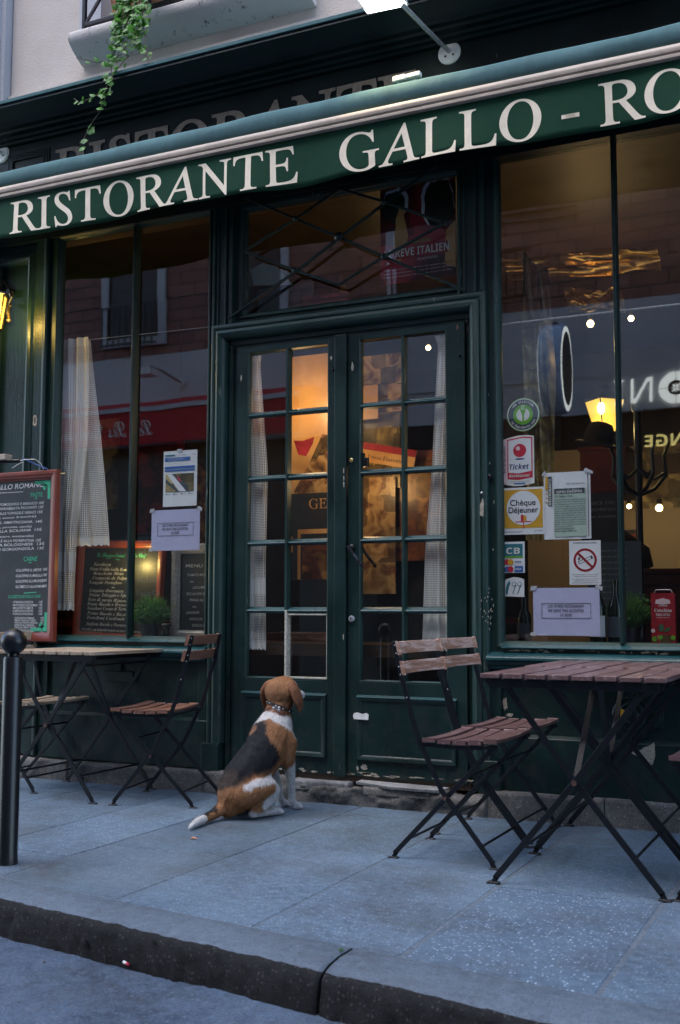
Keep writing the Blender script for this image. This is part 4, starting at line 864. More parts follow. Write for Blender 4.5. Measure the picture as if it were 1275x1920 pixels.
# ================================================================== papers and stickers behind the glass
def sheet(name, label, cat, x, z, group=None): return lambda q: tag(q.build(name), label, cat, group)
YG = .0555
def loc_mesh(q, name, label, cat, x, z, group=None):
    q.v = [(a-x, b-.056, c-z) for a, b, c in q.v]; o = q.build(name); o.location = (x, .056, z); return tag(o, label, cat, group)
def wavy_sheet(q, x0, x1, z0, z1, y, amp=.004, tilt=0):
    n, m_ = 10, 8; vs = [(x0+(x1-x0)*i/n, y+amp*abs(math.sin(i*.9+j*.5)), z0+(z1-z0)*j/m_+tilt*(i/n)) for i in range(n+1) for j in range(m_+1)]
    fs = [((m_+1)*i+j, (m_+1)*(i+1)+j, (m_+1)*(i+1)+j+1, (m_+1)*i+j+1) for i in range(n) for j in range(m_)]; q.add(vs, fs)
def notice(x0, x1, z0, z1, label):
    q = MB().mat('lilac'); wavy_sheet(q, x0, x1, z0, z1, .058, .0010); w_ = x1-x0; cx = (x0+x1)/2; cz = z0+(z1-z0)*.52; y = YG+.001
    q.mat('ink')
    for r_ in ((.38, .002, .155, .152), (.38, .002, -.155, -.158)): q.rect(cx-w_*.37, cx+w_*.37, cz+(z1-z0)*r_[3]-.0, cz+(z1-z0)*r_[2]+.001, y)
    q.rect(cx-w_*.37, cx-w_*.37+.0012, cz-(z1-z0)*.155, cz+(z1-z0)*.155, y).rect(cx+w_*.37-.0012, cx+w_*.37, cz-(z1-z0)*.155, cz+(z1-z0)*.155, y)
    h = (z1-z0)*.060
    q.text('LES TITRES RESTAURANT', cx, cz+h*1.1, h, y, w_*.54, 'sans', -.012, 'c').text('NE SONT PAS ACCEPTES', cx, cz-h*.45, h, y, w_*.53, 'sans', -.012, 'c').text('LE SOIR', cx, cz-h*2.0, h, y, w_*.17, 'sans', -.012, 'c')
    q.mat('tape').plate([(x0-.012, z1-.012), (x0+.012, z1-.010), (x0+.02, z1+.010), (x0-.008, z1+.008)], .0552).plate([(x1-.02, z1+.006), (x1+.012, z1-.016), (x1+.016, z1+.002), (x1-.004, z1+.014)], .0552).plate([(x0-.015, z0), (x0+.01, z0-.004), (x0+.01, z0+.016), (x0-.012, z0+.014)], .0552)
    return loc_mesh(q, 'paper_notice', label, 'notice', x0, z0, 'lilac evening notices')
notice(-3.524, -3.213, 1.249, 1.470, 'lilac notice LE SOIR taped in the left window below the map sheet')
notice(-1.400, -1.096, .817, 1.033, 'lilac notice LE SOIR low in the right window under the no smoking sign')
# map sheet
q = MB().mat('paper'); x0, x1, z0, z1 = -3.452, -3.235, 1.487, 1.790; wavy_sheet(q, x0, x1, z0, z1, .058, .0015); y = YG+.001
q.mat('teal').rect(x0+.012, x0+.075, z1-.028, z1-.020, y); q.mat('ink').text('Travaux du quartier', x0+.08, z1-.026, .006, y, .07); q.text('Paris', x1-.03, z1-.026, .006, y, .018)
q.mat('blue').rect(x0+.010, x1-.046, z1-.056, z1-.036, y).rect(x0+.010, x1-.016, z1-.098, z1-.084, y).rect(x0+.010, x1-.016, z1-.112, z1-.103, y)
q.mat('paper').text('Information aux riverains et', x0+.03, z1-.045, .006, y-.0009, .11).text('aux commerces de la rue', x0+.035, z1-.053, .005, y-.0009, .09)
q.mat('greyink').text('Chantier en cours dans votre rue', x0+.012, z1-.070, .005, y, .15)
q.mat('postere').rect(x0+.016, x1-.020, z0+.080, z1-.125, y)
q = q.mat('paper').plate([(x0+.024, z1-.126), (x0+.060, z1-.126), (x0+.152, z0+.081), (x0+.105, z0+.081)], y-.0009)
q.mat('slate').plate([(x0+.058, z1-.126), (x0+.078, z1-.126), (x0+.175, z0+.100), (x0+.160, z0+.106), (x0+.168, z0+.081), (x0+.150, z0+.081)], y-.0009).plate([(x0+.017, z1-.150), (x0+.105, z0+.081), (x0+.088, z0+.081), (x0+.017, z1-.172)], y-.0009)
q.mat('red').plate([(x0+.090, z1-.145), (x0+.100, z1-.143), (x0+.118, z1-.165), (x0+.108, z1-.170)], y-.0018)
q.mat('ink')
for k in range(4): q.rect(x0+.02+.048*k, x0+.026+.048*k, z0+.064, z0+.071, y).text('Legende', x0+.03+.048*k, z0+.065, .005, y, .022)
q.mat('tape').plate([(x0+.09, z1-.006), (x0+.12, z1-.006), (x0+.12, z1+.008), (x0+.09, z1+.008)], .0552)
loc_mesh(q, 'map_sheet', 'white information sheet with blue bands and a street map, taped in the left window', 'notice', x0, z0)
# round green sticker
q = MB(); cx, cz, r = -1.436, 1.842, .079; y = YG
q.mat('lime').disc(cx, cz, r, y+.003, 48).mat('white').disc(cx, cz, r*.965, y+.0022, 48).mat('slate').disc(cx, cz, r*.91, y+.0014, 48).mat('lime').disc(cx, cz, r*.60, y+.0006, 40).mat('white').disc(cx, cz, r*.40, y-.0002+.0002, 36)
y -= .0004; q.mat('lime').plate([(cx-.002, cz-.036), (cx+.004, cz-.036), (cx+.006, cz+.0), (cx+.013, cz+.018), (cx+.012, cz+.044), (cx-.012, cz+.044), (cx-.013, cz+.018), (cx-.005, cz)], y, .0003)
q.mat('white')
for k in range(3): q.rect(cx-.0075+.0058*k, cx-.0052+.0058*k, cz+.022, cz+.045, y-.0004, .0003)
def arc(txt, rad, a0, a1, h, flip=1):
    n = len(txt)
    for i, c in enumerate(txt):
        if c == ' ': continue
        a = R(a0+(a1-a0)*i/(n-1)); q.text(c, cx+rad*math.cos(a), cz+rad*math.sin(a), h, y, None, 'sans', -.01, 'c', a-math.pi/2 if flip > 0 else a+math.pi/2)
arc('UNE SÉLECTION', r*.70, 140, 40, .0105); arc('la fourchette.com', r*.84, 212, 328, .0105, -1)
loc_mesh(q, 'round_sticker', 'round green and slate sticker with a fork, topmost in the right window', 'sticker', cx, cz-r)
# meal voucher stickers
q = MB(); x0, x1, z0, z1 = -1.540, -1.386, 1.512, 1.742; y = YG+.002; xm = x0+.026
def barrel(a, b, c, d, e, f, yy, mt):
    n = 8; top = [(b+(a-b)*k/n, d+e*math.sin(math.pi*k/n*.5+ (0))) for k in range(n+1)]
    q.mat(mt).plate([(a, c-0), (b, c+0)]+[(b+(a-b)*k/n, d+e*(1-(k/n)**2)) for k in range(n+1)], yy)
q.mat('white').plate([(x0, z0+.008), (x0+.05, z0-.004), (x0+.09, z0-.005), (x1, z0+.006), (x1, z1-.003), (x0+.12, z1+.003), (x0+.08, z1+.003), (x0+.03, z1-.006), (x0, z1-.016)], y)
q.mat('pink').plate([(x0+.003, z0+.012), (xm-.001, z0+.006), (xm-.001, z1-.010), (x0+.003, z1-.020)], y-.0009)
q.mat('red').plate([(xm, z0+.030), (x0+.08, z0+.024), (x1-.008, z0+.034), (x1-.008, z1-.008), (x0+.10, z1-.004), (xm, z1-.014)], y-.0009)
q.mat('paper').plate([(xm+.005, z0+.060), (x0+.08, z0+.054), (x1-.013, z0+.064), (x1-.013, z1-.014), (x0+.10, z1-.010), (xm+.005, z1-.020)], y-.0018)
q.mat('red').disc((xm+x1)/2-.004, z1-.068, .031, y-.0027, 32).mat('pink').disc((xm+x1)/2-.012, z1-.058, .010, y-.0036, 20).mat('navy').disc((xm+x1)/2-.004, z1-.108, .023, y-.0027, 24, .0035)
q.text('Ticket', xm+.010, z0+.074, .024, y-.0027, .094, 'sansit', -.005); q.mat('white').text('Restaurant', xm+.008, z0+.037, .013, y-.0027, .100, 'sansit')
q.mat('ink').text('Dès le 1er salarié', x0+.018, z0+.058, .010, y-.0018, .128, 'sans', -.01, 'l', math.pi/2).mat('blue').rect(x0+.058, x0+.110, z0+.004, z0+.010, y-.0009).mat('navy').text('www.ticketrestaurant.fr', x0+.042, z0+.014, .005, y-.0009, .09)
loc_mesh(q, 'voucher_sticker', 'red and white Ticket sticker with a red ball in the right window', 'sticker', x0, z0)
q = MB(); x0, x1, z0, z1 = -1.541, -1.341, 1.281, 1.500; cx, cz = -1.440, 1.400
q.mat('paper').rect(x0, x1, z0, z1, y).mat('yellow').rect(x0+.010, x1-.008, z0+.030, z1-.010, y-.0009).mat('paper').disc(cx, cz+.004, .080, y-.0018, 48)
q.mat('ink').text('Chèque', cx-.002, cz+.016, .027, y-.0027, .122, '', .012, 'c').text('Déjeuner', cx, cz-.018, .027, y-.0027, .142, '', .012, 'c')
q.mat('red').rect(cx-.012, cx+.001, cz-.058, cz-.028, y-.0027).rect(cx-.038, cx+.038, cz-.062, cz-.058, y-.0027).rect(cx-.002, cx+.002, cz-.092, cz-.062, y-.0027).mat('yellow').rect(cx+.001, cx+.014, cz-.056, cz-.032, y-.0027)
q.mat('ink').text('www.chequedejeuner.fr', x0+.010, z0+.010, .007, y-.0009, .085).mat('greyink').text('groupe', x1-.046, z0+.012, .011, y-.0009, .036)
loc_mesh(q, 'voucher_sticker', 'square ochre Chèque Déjeuner sticker beside the newspaper cutting', 'sticker', x0, z0)
q = MB(); x0, x1, z0, z1 = -1.546, -1.437, 1.104, 1.248
q.mat('paper').rect(x0, x1, z0, z1, y).mat('teal').rect(x0+.010, x1-.009, z0+.070, z1-.010, y-.0009).mat('lime').rect(x0+.010, x1-.009, z0+.070, z0+.078, y-.0018)
q.mat('white').text('CB', (x0+x1)/2, z0+.088, .028, y-.0018, .066, 'sans', .0, 'c')
for i, (a, b) in enumerate((('red', 'yellow'), ('blue', 'red'))):
    zc = z0+.050-.033*i; q.mat(a).disc(x0+.026, zc, .014, y-.0009).mat(b).disc(x0+.041, zc, .014, y-.0018).mat('blue' if i else 'paper').rect(x0+.060, x1-.008, zc-.014, zc+.014, y-.0009)
    q.mat('paper' if i else 'blue').text('VISA', x0+.064, zc-.004, .009, y-.0018, .028, 'sansit')
loc_mesh(q, 'card_sticker', 'small card payment sticker with CB and VISA in the right window', 'sticker', x0, z0)
q = MB(); x0, x1, z0, z1 = -1.541, -1.441, .992, 1.085
q.mat('paper').plate([(x0+.002, z0+.004), (x1, z0), (x1, z1-.012), (x1-.02, z1-.004), (x1-.05, z1), (x0+.015, z1-.010), (x0, z1-.025)], y)
q.mat('teal').plate([(x0+.012, z0+.014), (x0+.020, z0+.012), (x0+.026, z0+.040), (x0+.034, z0+.068), (x0+.030, z0+.078), (x0+.018, z0+.060), (x0+.012, z0+.035)], y-.0009)
for k in (0, 1): q.bar((x0+.045+.024*k, y-.001, z0+.016), (x0+.060+.024*k, y-.001, z0+.055), .003, .0008).lathe([(.010, -.0003), (.010, .0003)], (x0+.052+.026*k, y-.0015, z0+.060), 16, 'y').mat('paper').lathe([(.0075, -.0006), (.0075, 0)], (x0+.052+.026*k, y-.002, z0+.060), 16, 'y').mat('teal')
loc_mesh(q, 'torn_sticker', 'torn white sticker with a teal stroke below the card sticker', 'sticker', x0, z0)
# newspaper cutting
q = MB().mat('paper'); x0, x1, z0, z1 = -1.343, -1.128, 1.254, 1.562; wavy_sheet(q, x0, x1, z0, z1, .059, .002); y = YG+.0015
q.mat('palegreen').rect(x0+.046, x1-.020, z0+.012, z1-.078, y).mat('slate').rect(x0+.050, x1-.026, z1-.100, z1-.076, y-.0009).rect(x0+.020, x0+.038, z0+.155, z1-.018, y).rect(x1-.012, x1-.009, z0+.01, z1-.012, y)
q.mat('yellow').rect(x0+.008, x0+.019, z1-.080, z1-.018, y)
for k in range(3): q.rect(x0+.008, x0+.018, z1-.098-.020*k, z1-.094-.020*k, y)
q.mat('white').text('RESTAURANTS', x0+.035, z0+.160, .012, y-.0009, .118, 'sans', 0, 'l', math.pi/2).text('spécialités', x0+.118, z1-.096, .016, y-.0018, .122, 'bit', .0, 'c')
q.mat('ink').text('PUBLI INFORMATION', x1-.025, z1-.058, .007, y, .085, '', 0, 'r').text('5e • Italien à Paris', x0+.052, z1-.116, .0095, y-.0009, .082, 'bserif')
LN = ['C est rue Galande qu est nichée la trattoria', 'du quartier Notre Dame. Depuis près de 20', 'ans, l enseigne vous reçoit avec saveur et', 'raison dans un décor pas peu, où l humour', 'culinaire du quartier est ailleurs. Proposées', 'repas. La cuisine traditionnelle proposée', 'selon l inspiration du chef. Besoin en', 'fonction du marché entre certains. Les', 'habitués plébiscitent les tortellini méritoires', 'aux artichauts et au dessert le fameux', 'tiramisu aux deux chocolats. La formule du', 'déjeuner à 10 € remporte tous les suffrages.', 'A la carte, environ 30-35 €', 'GALLO ROMANO', '56, rue Galande 75005 Paris']
for i, s_ in enumerate(LN): q.text(s_, x0+.050, z1-.130-.0103*i, .0068, y-.0009, .142 if i < 12 else .08+.01*(i-12), 'bserif' if i > 12 else '', .006)
q.mat('tape').plate([(x0-.01, z1-.016), (x0+.006, z1-.008), (x0+.012, z1+.010), (x0+.0, z1+.004)], .0552).plate([(x1-.03, z1+.002), (x1+.012, z1-.016), (x1+.014, z1-.004), (x1-.02, z1+.014)], .0552)
loc_mesh(q, 'newspaper_cutting', 'framed pale green newspaper cutting headed spécialités in the right window', 'notice', x0, z0)
# no smoking sign
q = MB(); x0, x1, z0, z1 = -1.229, -1.086, 1.046, 1.245; cx, cz = -1.157, 1.157
q.mat('paper').rect(x0, x1, z0, z1, .0560).mat('crimson').disc(cx, cz, .053, .0556, 40).mat('paper').disc(cx, cz, .042, .0553, 40, None, .0002)
q.mat('ink').bar((cx-.030, .0549, cz-.012), (cx+.034, .0549, cz+.014), .014, .0004, (0, 1, 0)).mat('paper').bar((cx-.027, .0545, cz-.011), (cx+.026, .0545, cz+.0105), .009, .0004).mat('ink').plate([(cx-.034, cz+.002), (cx-.024, cz+.001), (cx-.030, cz+.010), (cx-.022, cz+.016)], .0548, .0002)
q.mat('crimson').bar((cx-.034, .0539, cz+.034), (cx+.034, .0539, cz-.034), .010, .0004)
q.mat('ink').text('INTERDICTION DE FUMER', cx, z1-.014, .0075, .0552, .105, '', 0, 'c')
for k in range(5): q.text(['Toute infraction expose son auteur à une amende', 'forfaitaire ou à des poursuites pénales', 'Pour arrêter de fumer, faites vous aider par', 'le 0825 309 310 ou tabac-info-service.fr', 'décret du 15 novembre 2006 dans les lieux'][k], cx, z0+.044-.0085*k-(.003 if k > 1 else 0), .0048, .0552, .12-.02*(k % 2), '', .0, 'c')
loc_mesh(q, 'no_smoking_sign', 'white no smoking sign with a crossed red ring in the right window', 'sign', x0, z0)
# ================================================================== lace curtains
def curtain(name, label, keys, y, folds, amp, band, group, cellsz=.011, seed=0):
    """keys: [(z, x_left, x_right)] from top to bottom"""
    rr = random.Random(seed); nx, nz = 60, 70; bm = bmesh.new(); uvl = bm.loops.layers.uv.new('UVMap'); sl_ = bm.verts.layers.float.new('solid'); g = []
    z0, z1 = keys[-1][0], keys[0][0]; full = (max(k[2]-k[1] for k in keys))*1.5
    def wid(z):
        for a, b in zip(keys, keys[1:]):
            if b[0] <= z <= a[0]+1e-6: t = (a[0]-z)/(a[0]-b[0]); return a[1]+(b[1]-a[1])*t, a[2]+(b[2]-a[2])*t
        return keys[-1][1:]
    x00 = keys[0][1]
    for j in range(nz+1):
        z = z1+(z0-z1)*j/nz; a, b = wid(z); row = []
        for i in range(nx+1):
            u = i/nx; ph = u*folds*2*math.pi+.35*math.sin(z*3+seed); x = a+(b-a)*(u+.35/folds/6.28*math.sin(ph*1)); yy = y+amp*math.sin(ph+.9*math.sin(u*4.3+seed))*(.55+.45*math.sin(u*7+seed*2+z*.8))+amp*.5*mn.noise(Vector((u*9, z*2.2, seed)))
            zz = z-(.010*abs(math.sin(u*folds*9)) if j == nz else 0)
            v = bm.verts.new((x-x00, yy-y, zz-z0)); v[sl_] = 1. if any(p0 <= z <= p1 for p0, p1 in band) or j <= 1 or j >= nz-1 else 0.; row.append((v, u*full/cellsz, z/cellsz))
        g.append(row)
    for j in range(nz):
        for i in range(nx):
            qd = (g[j][i], g[j+1][i], g[j+1][i+1], g[j][i+1]); f = bm.faces.new([k[0] for k in qd]); f.smooth = True
            for l, k in zip(f.loops, qd): l[uvl].uv = (k[1], k[2])
    me = bpy.data.meshes.new(name); bm.to_mesh(me); bm.free(); me.materials.append(M['lace'])
    o = bpy.data.objects.new(name, me); COL.objects.link(o); o.location = (x00, y, z0); return tag(o, label, 'curtain', group)
curtain('lace_curtain', 'cream lace curtain at the left edge of the left window, front fall', [(2.50, -4.235, -4.02), (2.42, -4.245, -4.01), (1.9, -4.225, -4.00), (1.4, -4.22, -4.06), (.935, -4.205, -4.068)], .10, 4, .016, [(2.44, 2.50), (1.15, 1.26), (1.30, 1.315)], 'lace curtains in the left window', seed=1)
curtain('lace_curtain', 'cream lace curtain behind the left chalkboard, wider shorter fall', [(2.49, -4.19, -4.03), (2.2, -4.18, -3.99), (1.7, -4.15, -3.91), (1.30, -4.12, -3.86)], .135, 3, .016, [(1.30, 1.35), (2.44, 2.49)], 'lace curtains in the left window', seed=2)
curtain('lace_curtain', 'narrow lace curtain inside the left leaf of the door', [(2.272, -2.955, -2.862), (2.22, -2.95, -2.868), (1.65, -2.948, -2.822), (1.2, -2.948, -2.828), (.735, -2.945, -2.820)], .085, 3, .010, [(2.23, 2.28), (1.00, 1.10)], 'lace curtains inside the door', .0085, seed=3)
curtain('lace_curtain', 'narrow lace curtain inside the right leaf of the door', [(2.272, -1.885, -1.80), (2.22, -1.865, -1.80), (1.65, -1.90, -1.80), (1.2, -1.94, -1.80), (.745, -1.955, -1.80)], .085, 3, .010, [(2.23, 2.28), (.80, .90)], 'lace curtains inside the door', .0085, seed=4)
tag(MB().mat('steel').tube([(-4.24, .12, 2.492), (-3.1, .12, 2.47)], .0025, 6).build('curtain_wire'), 'thin curtain wire stretched across the left window', 'wire')
tag(MB().mat('steel').tube([(-1.58, .12, 2.30), (-.42, .12, 2.30)], .005, 8).build('curtain_rod'), 'thin steel curtain rod across the right window', 'rod')
# ================================================================== chalkboards, plants and goods on the display shelf
SH = .76
def lean(o, a): o.rotation_euler = (a, 0, o.rotation_euler[2]); return o
t, W, H, y_ = menu_board('chalkboard', 'mahogany framed chalkboard Le Suggestioni standing behind the left window', -4.200, -3.592, SH+.004, 1.336, .265, .042)
t.rotation_euler = (R(-2), R(1.6), 0)
q = MB(); rr = random.Random(4)
wl('Le Suggestioni', .13, .478, .028, 'chalkgreen', 'script', .20, off=-.004); wl('dello Chef', .36, .478, .024, 'chalkgreen', 'script', .12, off=-.004); wl('~', .27, .452, .03, 'chalkgreen')
for i, (s_, p_) in enumerate([('Tavolozza', '15€'), ('Piatto Freddo Gallo Romano', '15€'), ('Bruschetta Mista', '15€'), ('Carpaccio de Polpo', '16€'), ('Vongole Portofino', '16€'), ('', ''), ('Linguine Ostromare', '20€'), ('Penne Taleggio e Speck', '19€'), ('Trio di pasta Ripieno', '19€'), ('Penne Rucola e Bresaola', '19€'), ('Tortelloni Crema di Tartufo', ''), ('Penne Rucola e Ricotta', ''), ('Tortelloni Cardinale', ''), ('Tagliata Rucola e Parmesan', '')]):
    if not s_: wl('~', .25, .290, .03); continue
    z = .425-.0262*i+(-.010 if i == 13 else 0)+(.006 if i > 5 else 0); wl(s_, .085+.01*rr.random()+(.02 if i in (0, 2, 3) else 0), z, .019, 'chalk', 'script' if False else 'bit', min(.30, .0135*len(s_)), off=-.010); wl(p_, .365, z, .019, 'chalk', 'bit', .038, off=-.008) if p_ else None
wl('PRIX NETS - LES TITRES RESTAURANT NE SONT PAS ACCEPTES LE SOIR', .06, .052, .011, width=.46)
q.build('chalk_writing', None, t)
point((-3.745, .195, 1.185), .6, (1, .72, .22), .02)
t, W, H, y_ = menu_board('chalkboard', 'grey framed MENU chalkboard half hidden by the left window frame', -3.55, -3.02, SH+.004, 1.30, .32, .055, 'steel')
q = MB(); rr = random.Random(14); wl('MENU  MIDI', .085, .405, .018, width=.22)
for i, s_ in enumerate(['TOMATE MOZZARELLA', 'ou', 'LEGUMES GRILLES', 'ESCALOPE MILANESE', 'PENNE AU SAUMON', 'ou', 'LASAGNE', 'GNOCCHI', 'DOLCE DEL GIORNO']): wl(s_, .095+.02*(i % 3), .355-.035*i, .014, width=.012*len(s_))
q.build('chalk_writing', None, t)
def shrub(loc, n, r, h, label, seed, pot='board'):
    t = thing('potted_plant', label, 'potted plant', loc); rr = random.Random(seed); q = MB().mat('sprig')
    for _ in range(n):
        a = rr.uniform(0, 6.28); b = rr.random()**.6; p = Vector((.03*math.cos(a), .03*math.sin(a), .07)); d = Vector((math.cos(a)*b*r, math.sin(a)*b*r*.7, h*(1.1-.6*b*b)*rr.uniform(.6, 1))); sd = Vector((-math.sin(a), math.cos(a), 0))*.0032
        m1 = p+d*.6+Vector((0, 0, .01)); e = p+d; q.add([p-sd*.5, p+sd*.5, m1+sd, m1-sd, e], [(0, 1, 2, 3), (3, 2, 4)])
        for k in range(3):
            c = p+d*rr.uniform(.35, .95); dd = Vector((rr.uniform(-1, 1), rr.uniform(-1, 1), rr.uniform(-.3, 1)))*.03; s2 = dd.cross(Vector((0, 1, 0))).normalized()*.0026; q.add([c-s2, c+s2, c+dd], [(0, 1, 2)])
    q.build('foliage', None, t); MB().mat(pot).lathe([(.042, 0), (.052, .085), (.056, .085), (.056, .095), (.048, .095), (.046, .07)], (0, 0, 0), 20).build('pot', None, t); return t
shrub((-3.585, .150, SH), 520, .11, .19, 'feathery green plant in a dark pot before the left chalkboards', 5); shrub((-1.02, .33, SH), 380, .10, .19, 'feathery green plant in a dark pot beside the red box', 8)
q = MB().mat('bottle').lathe([(.026, 0), (.028, .05), (.022, .075), (.030, .085), (.030, .095), (.010, .098)], (0, 0, 0), 20); o = q.build('glass_jar', smooth=True); o.location = (-3.47, .13, SH); tag(o, 'small green glass jar beside the left window plant', 'jar')
def bottle(x, y, h, label, band, r=.036):
    t = thing('wine_bottle', label, 'bottle', (x, y, SH), group='wine bottles on the right window shelf')
    MB().mat('bottle').lathe([(r*.9, 0), (r, .006), (r, h*.58), (r*.85, h*.66), (r*.42, h*.76), (r*.38, h*.95), (r*.44, h*.955), (r*.44, h), (.004, h)], (0, 0, 0), 24).build('glass_body', None, t, smooth='auto')
    MB().mat(band).add([((r+.0006)*math.cos(a), (r+.0006)*math.sin(a), z) for z in (h*.16, h*.46) for a in [R(195+15*k) for k in range(11)]], [(k, k+1, k+12, k+11) for k in range(10)]).build('label', None, t)
bottle(-1.135, .19, .32, 'tall dark wine bottle with a white label beside the evening notice', 'paper'); bottle(-1.055, .20, .31, 'dark wine bottle with a dark label behind the mullion', 'slate'); bottle(-1.49, .22, .24, 'short dark bottle at the left end of the right window shelf', 'slate', .033)
q = MB().mat('crimson').box(-.053, .053, -.025, .025, 0, .225).mat('steel').tube([(-.04, -.005, .226), (-.032, -.005, .24), (.032, -.005, .24), (.04, -.005, .226)], .0025, 6)
y = -.0262; q.mat('pink').plate([(-.034, .178), (0, .172), (.034, .178), (.030, .195), (.012, .199), (0, .203), (-.012, .199), (-.030, .195)], y).mat('white').text('Cotechino', 0, .140, .016, y, .076, 'bserif', 0, 'c').text('PRECOTTO', 0, .122, .011, y, .062, 'bserif', 0, 'c').text('senza glutine - gia pronto', 0, .113, .004, y, .06, '', 0, 'c').rect(-.02, .02, .166, .169, y)
q.mat('grapeleaf').plate([(-.012, .05), (-.024, .062), (-.020, .078), (-.006, .088), (.004, .074), (.002, .058)], y).plate([(.0, .050), (.020, .052), (.036, .070), (.022, .072), (.008, .062)], y-.0009).mat('posterc').plate(blob(.006, .022, .036, .018, 20, 3), y).mat('lime').disc(-.040, .018, .012, y).disc(.042, .024, .011, y-.0009).disc(-.012, .026, .009, y-.0018).mat('pink').disc(-.046, .055, .009, y)
o = q.build('food_box', bevel=.0015); o.location = (-.852, .27, SH+.025); tag(o, 'red Cotechino food box with a wire handle on the window shelf', 'box')
tag(MB().mat('darkshop').box(-.925, -.70, .22, .36, SH, SH+.0235).build('box_stand'), 'low dark stand under the red food box', 'stand')
# ================================================================== things in the room, seen dimly through the glass
def poster(x0, x1, z0, z1, y, mt, label, rz=0, name='poster', extra=None, cat='poster'):
    q = MB().mat(mt).box(0, x1-x0, 0, .008, 0, z1-z0)
    if extra: extra(q, x1-x0, z1-z0)
    o = q.build(name); o.location = (x0, y, z0); o.rotation_euler = (0, 0, R(rz)); return tag(o, label, cat)
def ex1(q, w_, h_):
    q.mat('posterd').plate([(.02, h_*.62), (.05, h_*.555), (.10, h_*.545), (.14, h_*.60), (.15, h_*.63), (.08, h_*.615)], -.001).mat('posterc').plate([(.0, h_*.36), (.11, h_*.50), (.20, h_*.64), (w_, h_*.62), (w_, h_*.36)], -.001).mat('darkshop').rect(.0, w_, .0, h_*.38, -.002)
    q.mat('postera').text('GE', .12, h_*.31, .055, -.003, .11, 'serif', .0).rect(.0, .02, h_*.12, h_*.19, -.003).rect(.05, .068, .0, h_*.2, -.003).rect(.05, w_, h_*.2, h_*.22, -.003).mat('posterb').rect(.08, w_, .0, h_*.18, -.003)
poster(-2.905, -2.60, 1.10, 2.355, .50, 'postera', 'tall amber poster hanging behind the left leaf of the door', extra=ex1)
poster(-2.60, -2.28, 2.02, 2.345, .62, 'posterc', 'crumpled brown print above the yellow card behind the right door leaf')
poster(-2.585, -2.405, 1.98, 2.17, .58, 'postera', 'blank yellow card behind the upper pane of the right door leaf')
def ex2(q, w_, h_): q.mat('crimson').rect(0, w_, h_*.64, h_, -.001).mat('ink').text('Rosso Fiorentino', .04, h_*.2, .026, -.001, .24, 'bserif', -.02)
o = poster(-2.52, -2.20, 1.755, 1.86, .60, 'postera', 'narrow print with a red band and the words Rosso Fiorentino', extra=ex2); o.rotation_euler = (0, R(12), R(0))
poster(-2.53, -2.30, 1.60, 2.05, .64, 'foil', 'crumpled gold cellophane wrapping under the yellow card')
poster(-2.56, -2.32, 1.02, 1.66, .62, 'posterc', 'brown portrait print at the left of the right door leaf')
poster(-2.42, -2.06, 1.20, 1.80, .66, 'posterb', 'dark orange painted figures behind the right door leaf')
poster(-2.14, -1.86, 1.15, 1.72, .70, 'postere', 'yellowed clippings behind the lace at the right of the door')
poster(-2.08, -1.80, 1.95, 2.30, 1.4, 'roomdark', 'dark picture under the ceiling spots')
poster(-2.48, -1.75, .62, 1.20, .74, 'board', 'dark menu boards low behind the right door leaf')
poster(-3.0, -2.45, .35, 1.12, .80, 'slate', 'grey panel low behind the left door leaf')
q = MB().mat('framewood').box(-2.6, -1.7, .86, .92, .86, .89); tag(q.build('counter_edge'), 'thin wooden counter edge seen low through the door', 'counter')
# film poster in the transom: generic stand-in, same colours and words
def ex3(q, w_, h_):
    q.mat('paper').plate(blob(w_*.77, h_*.70, .088, .135, 20, 4, .10), -.0007).plate(blob(w_*.19, h_*.74, .075, .085, 20, 5, .15), -.0007).mat('darkshop').plate(blob(w_*.79, h_*.68, .078, .13, 20, 4, .12), -.0014).plate(blob(w_*.17, h_*.72, .065, .08, 20, 5, .15), -.0014).mat('postera').plate(blob(w_*.28, h_*.42, .035, .14, 18, 6, .3), -.002).plate([(w_*.86, .06), (w_, .04), (w_, h_*.5), (w_*.88, h_*.42)], -.002)
    q.mat('crimson').rect(w_*.14, w_*.90, h_*.22, h_*.32, -.003).mat('white').text('LE REVE ITALIEN', w_*.06, h_*.235, .040, -.004, w_*.86, 'sans').mat('lime').text('ROMANZO CRIMINALE', w_*.38, h_*.345, .014, -.004, .12).mat('white').text('MICHELE PLACIDO', w_*.5, h_*.18, .012, -.004, .11)
    for k in range(3): q.text('avec la participation de tous les acteurs du film', .02, .065-.018*k, .008, -.002, w_*.9)
poster(-2.19, -1.785, 2.575, 3.13, .12, 'posterd', 'red and dark film poster leaning in the transom light', extra=ex3)
poster(-2.66, -2.38, 2.47, 2.575, .14, 'posterd', 'torn red print lying at the foot of the transom light')
poster(-2.93, -2.60, 2.47, 2.66, .17, 'slate', 'dark folded print at the left foot of the transom light')
q = MB().mat('greyink').add([(-2.96, .12, 2.76), (-2.93, .12, 2.67), (-2.70, .13, 2.645), (-2.80, .13, 2.76), (-2.88, .125, 2.785)], [(0, 1, 2, 3, 4)]); o = q.build('loose_paper'); sl2 = o.modifiers.new('s', 'SOLIDIFY'); sl2.thickness = .002; tag(o, 'loose white sheet curled inside the transom light', 'paper')
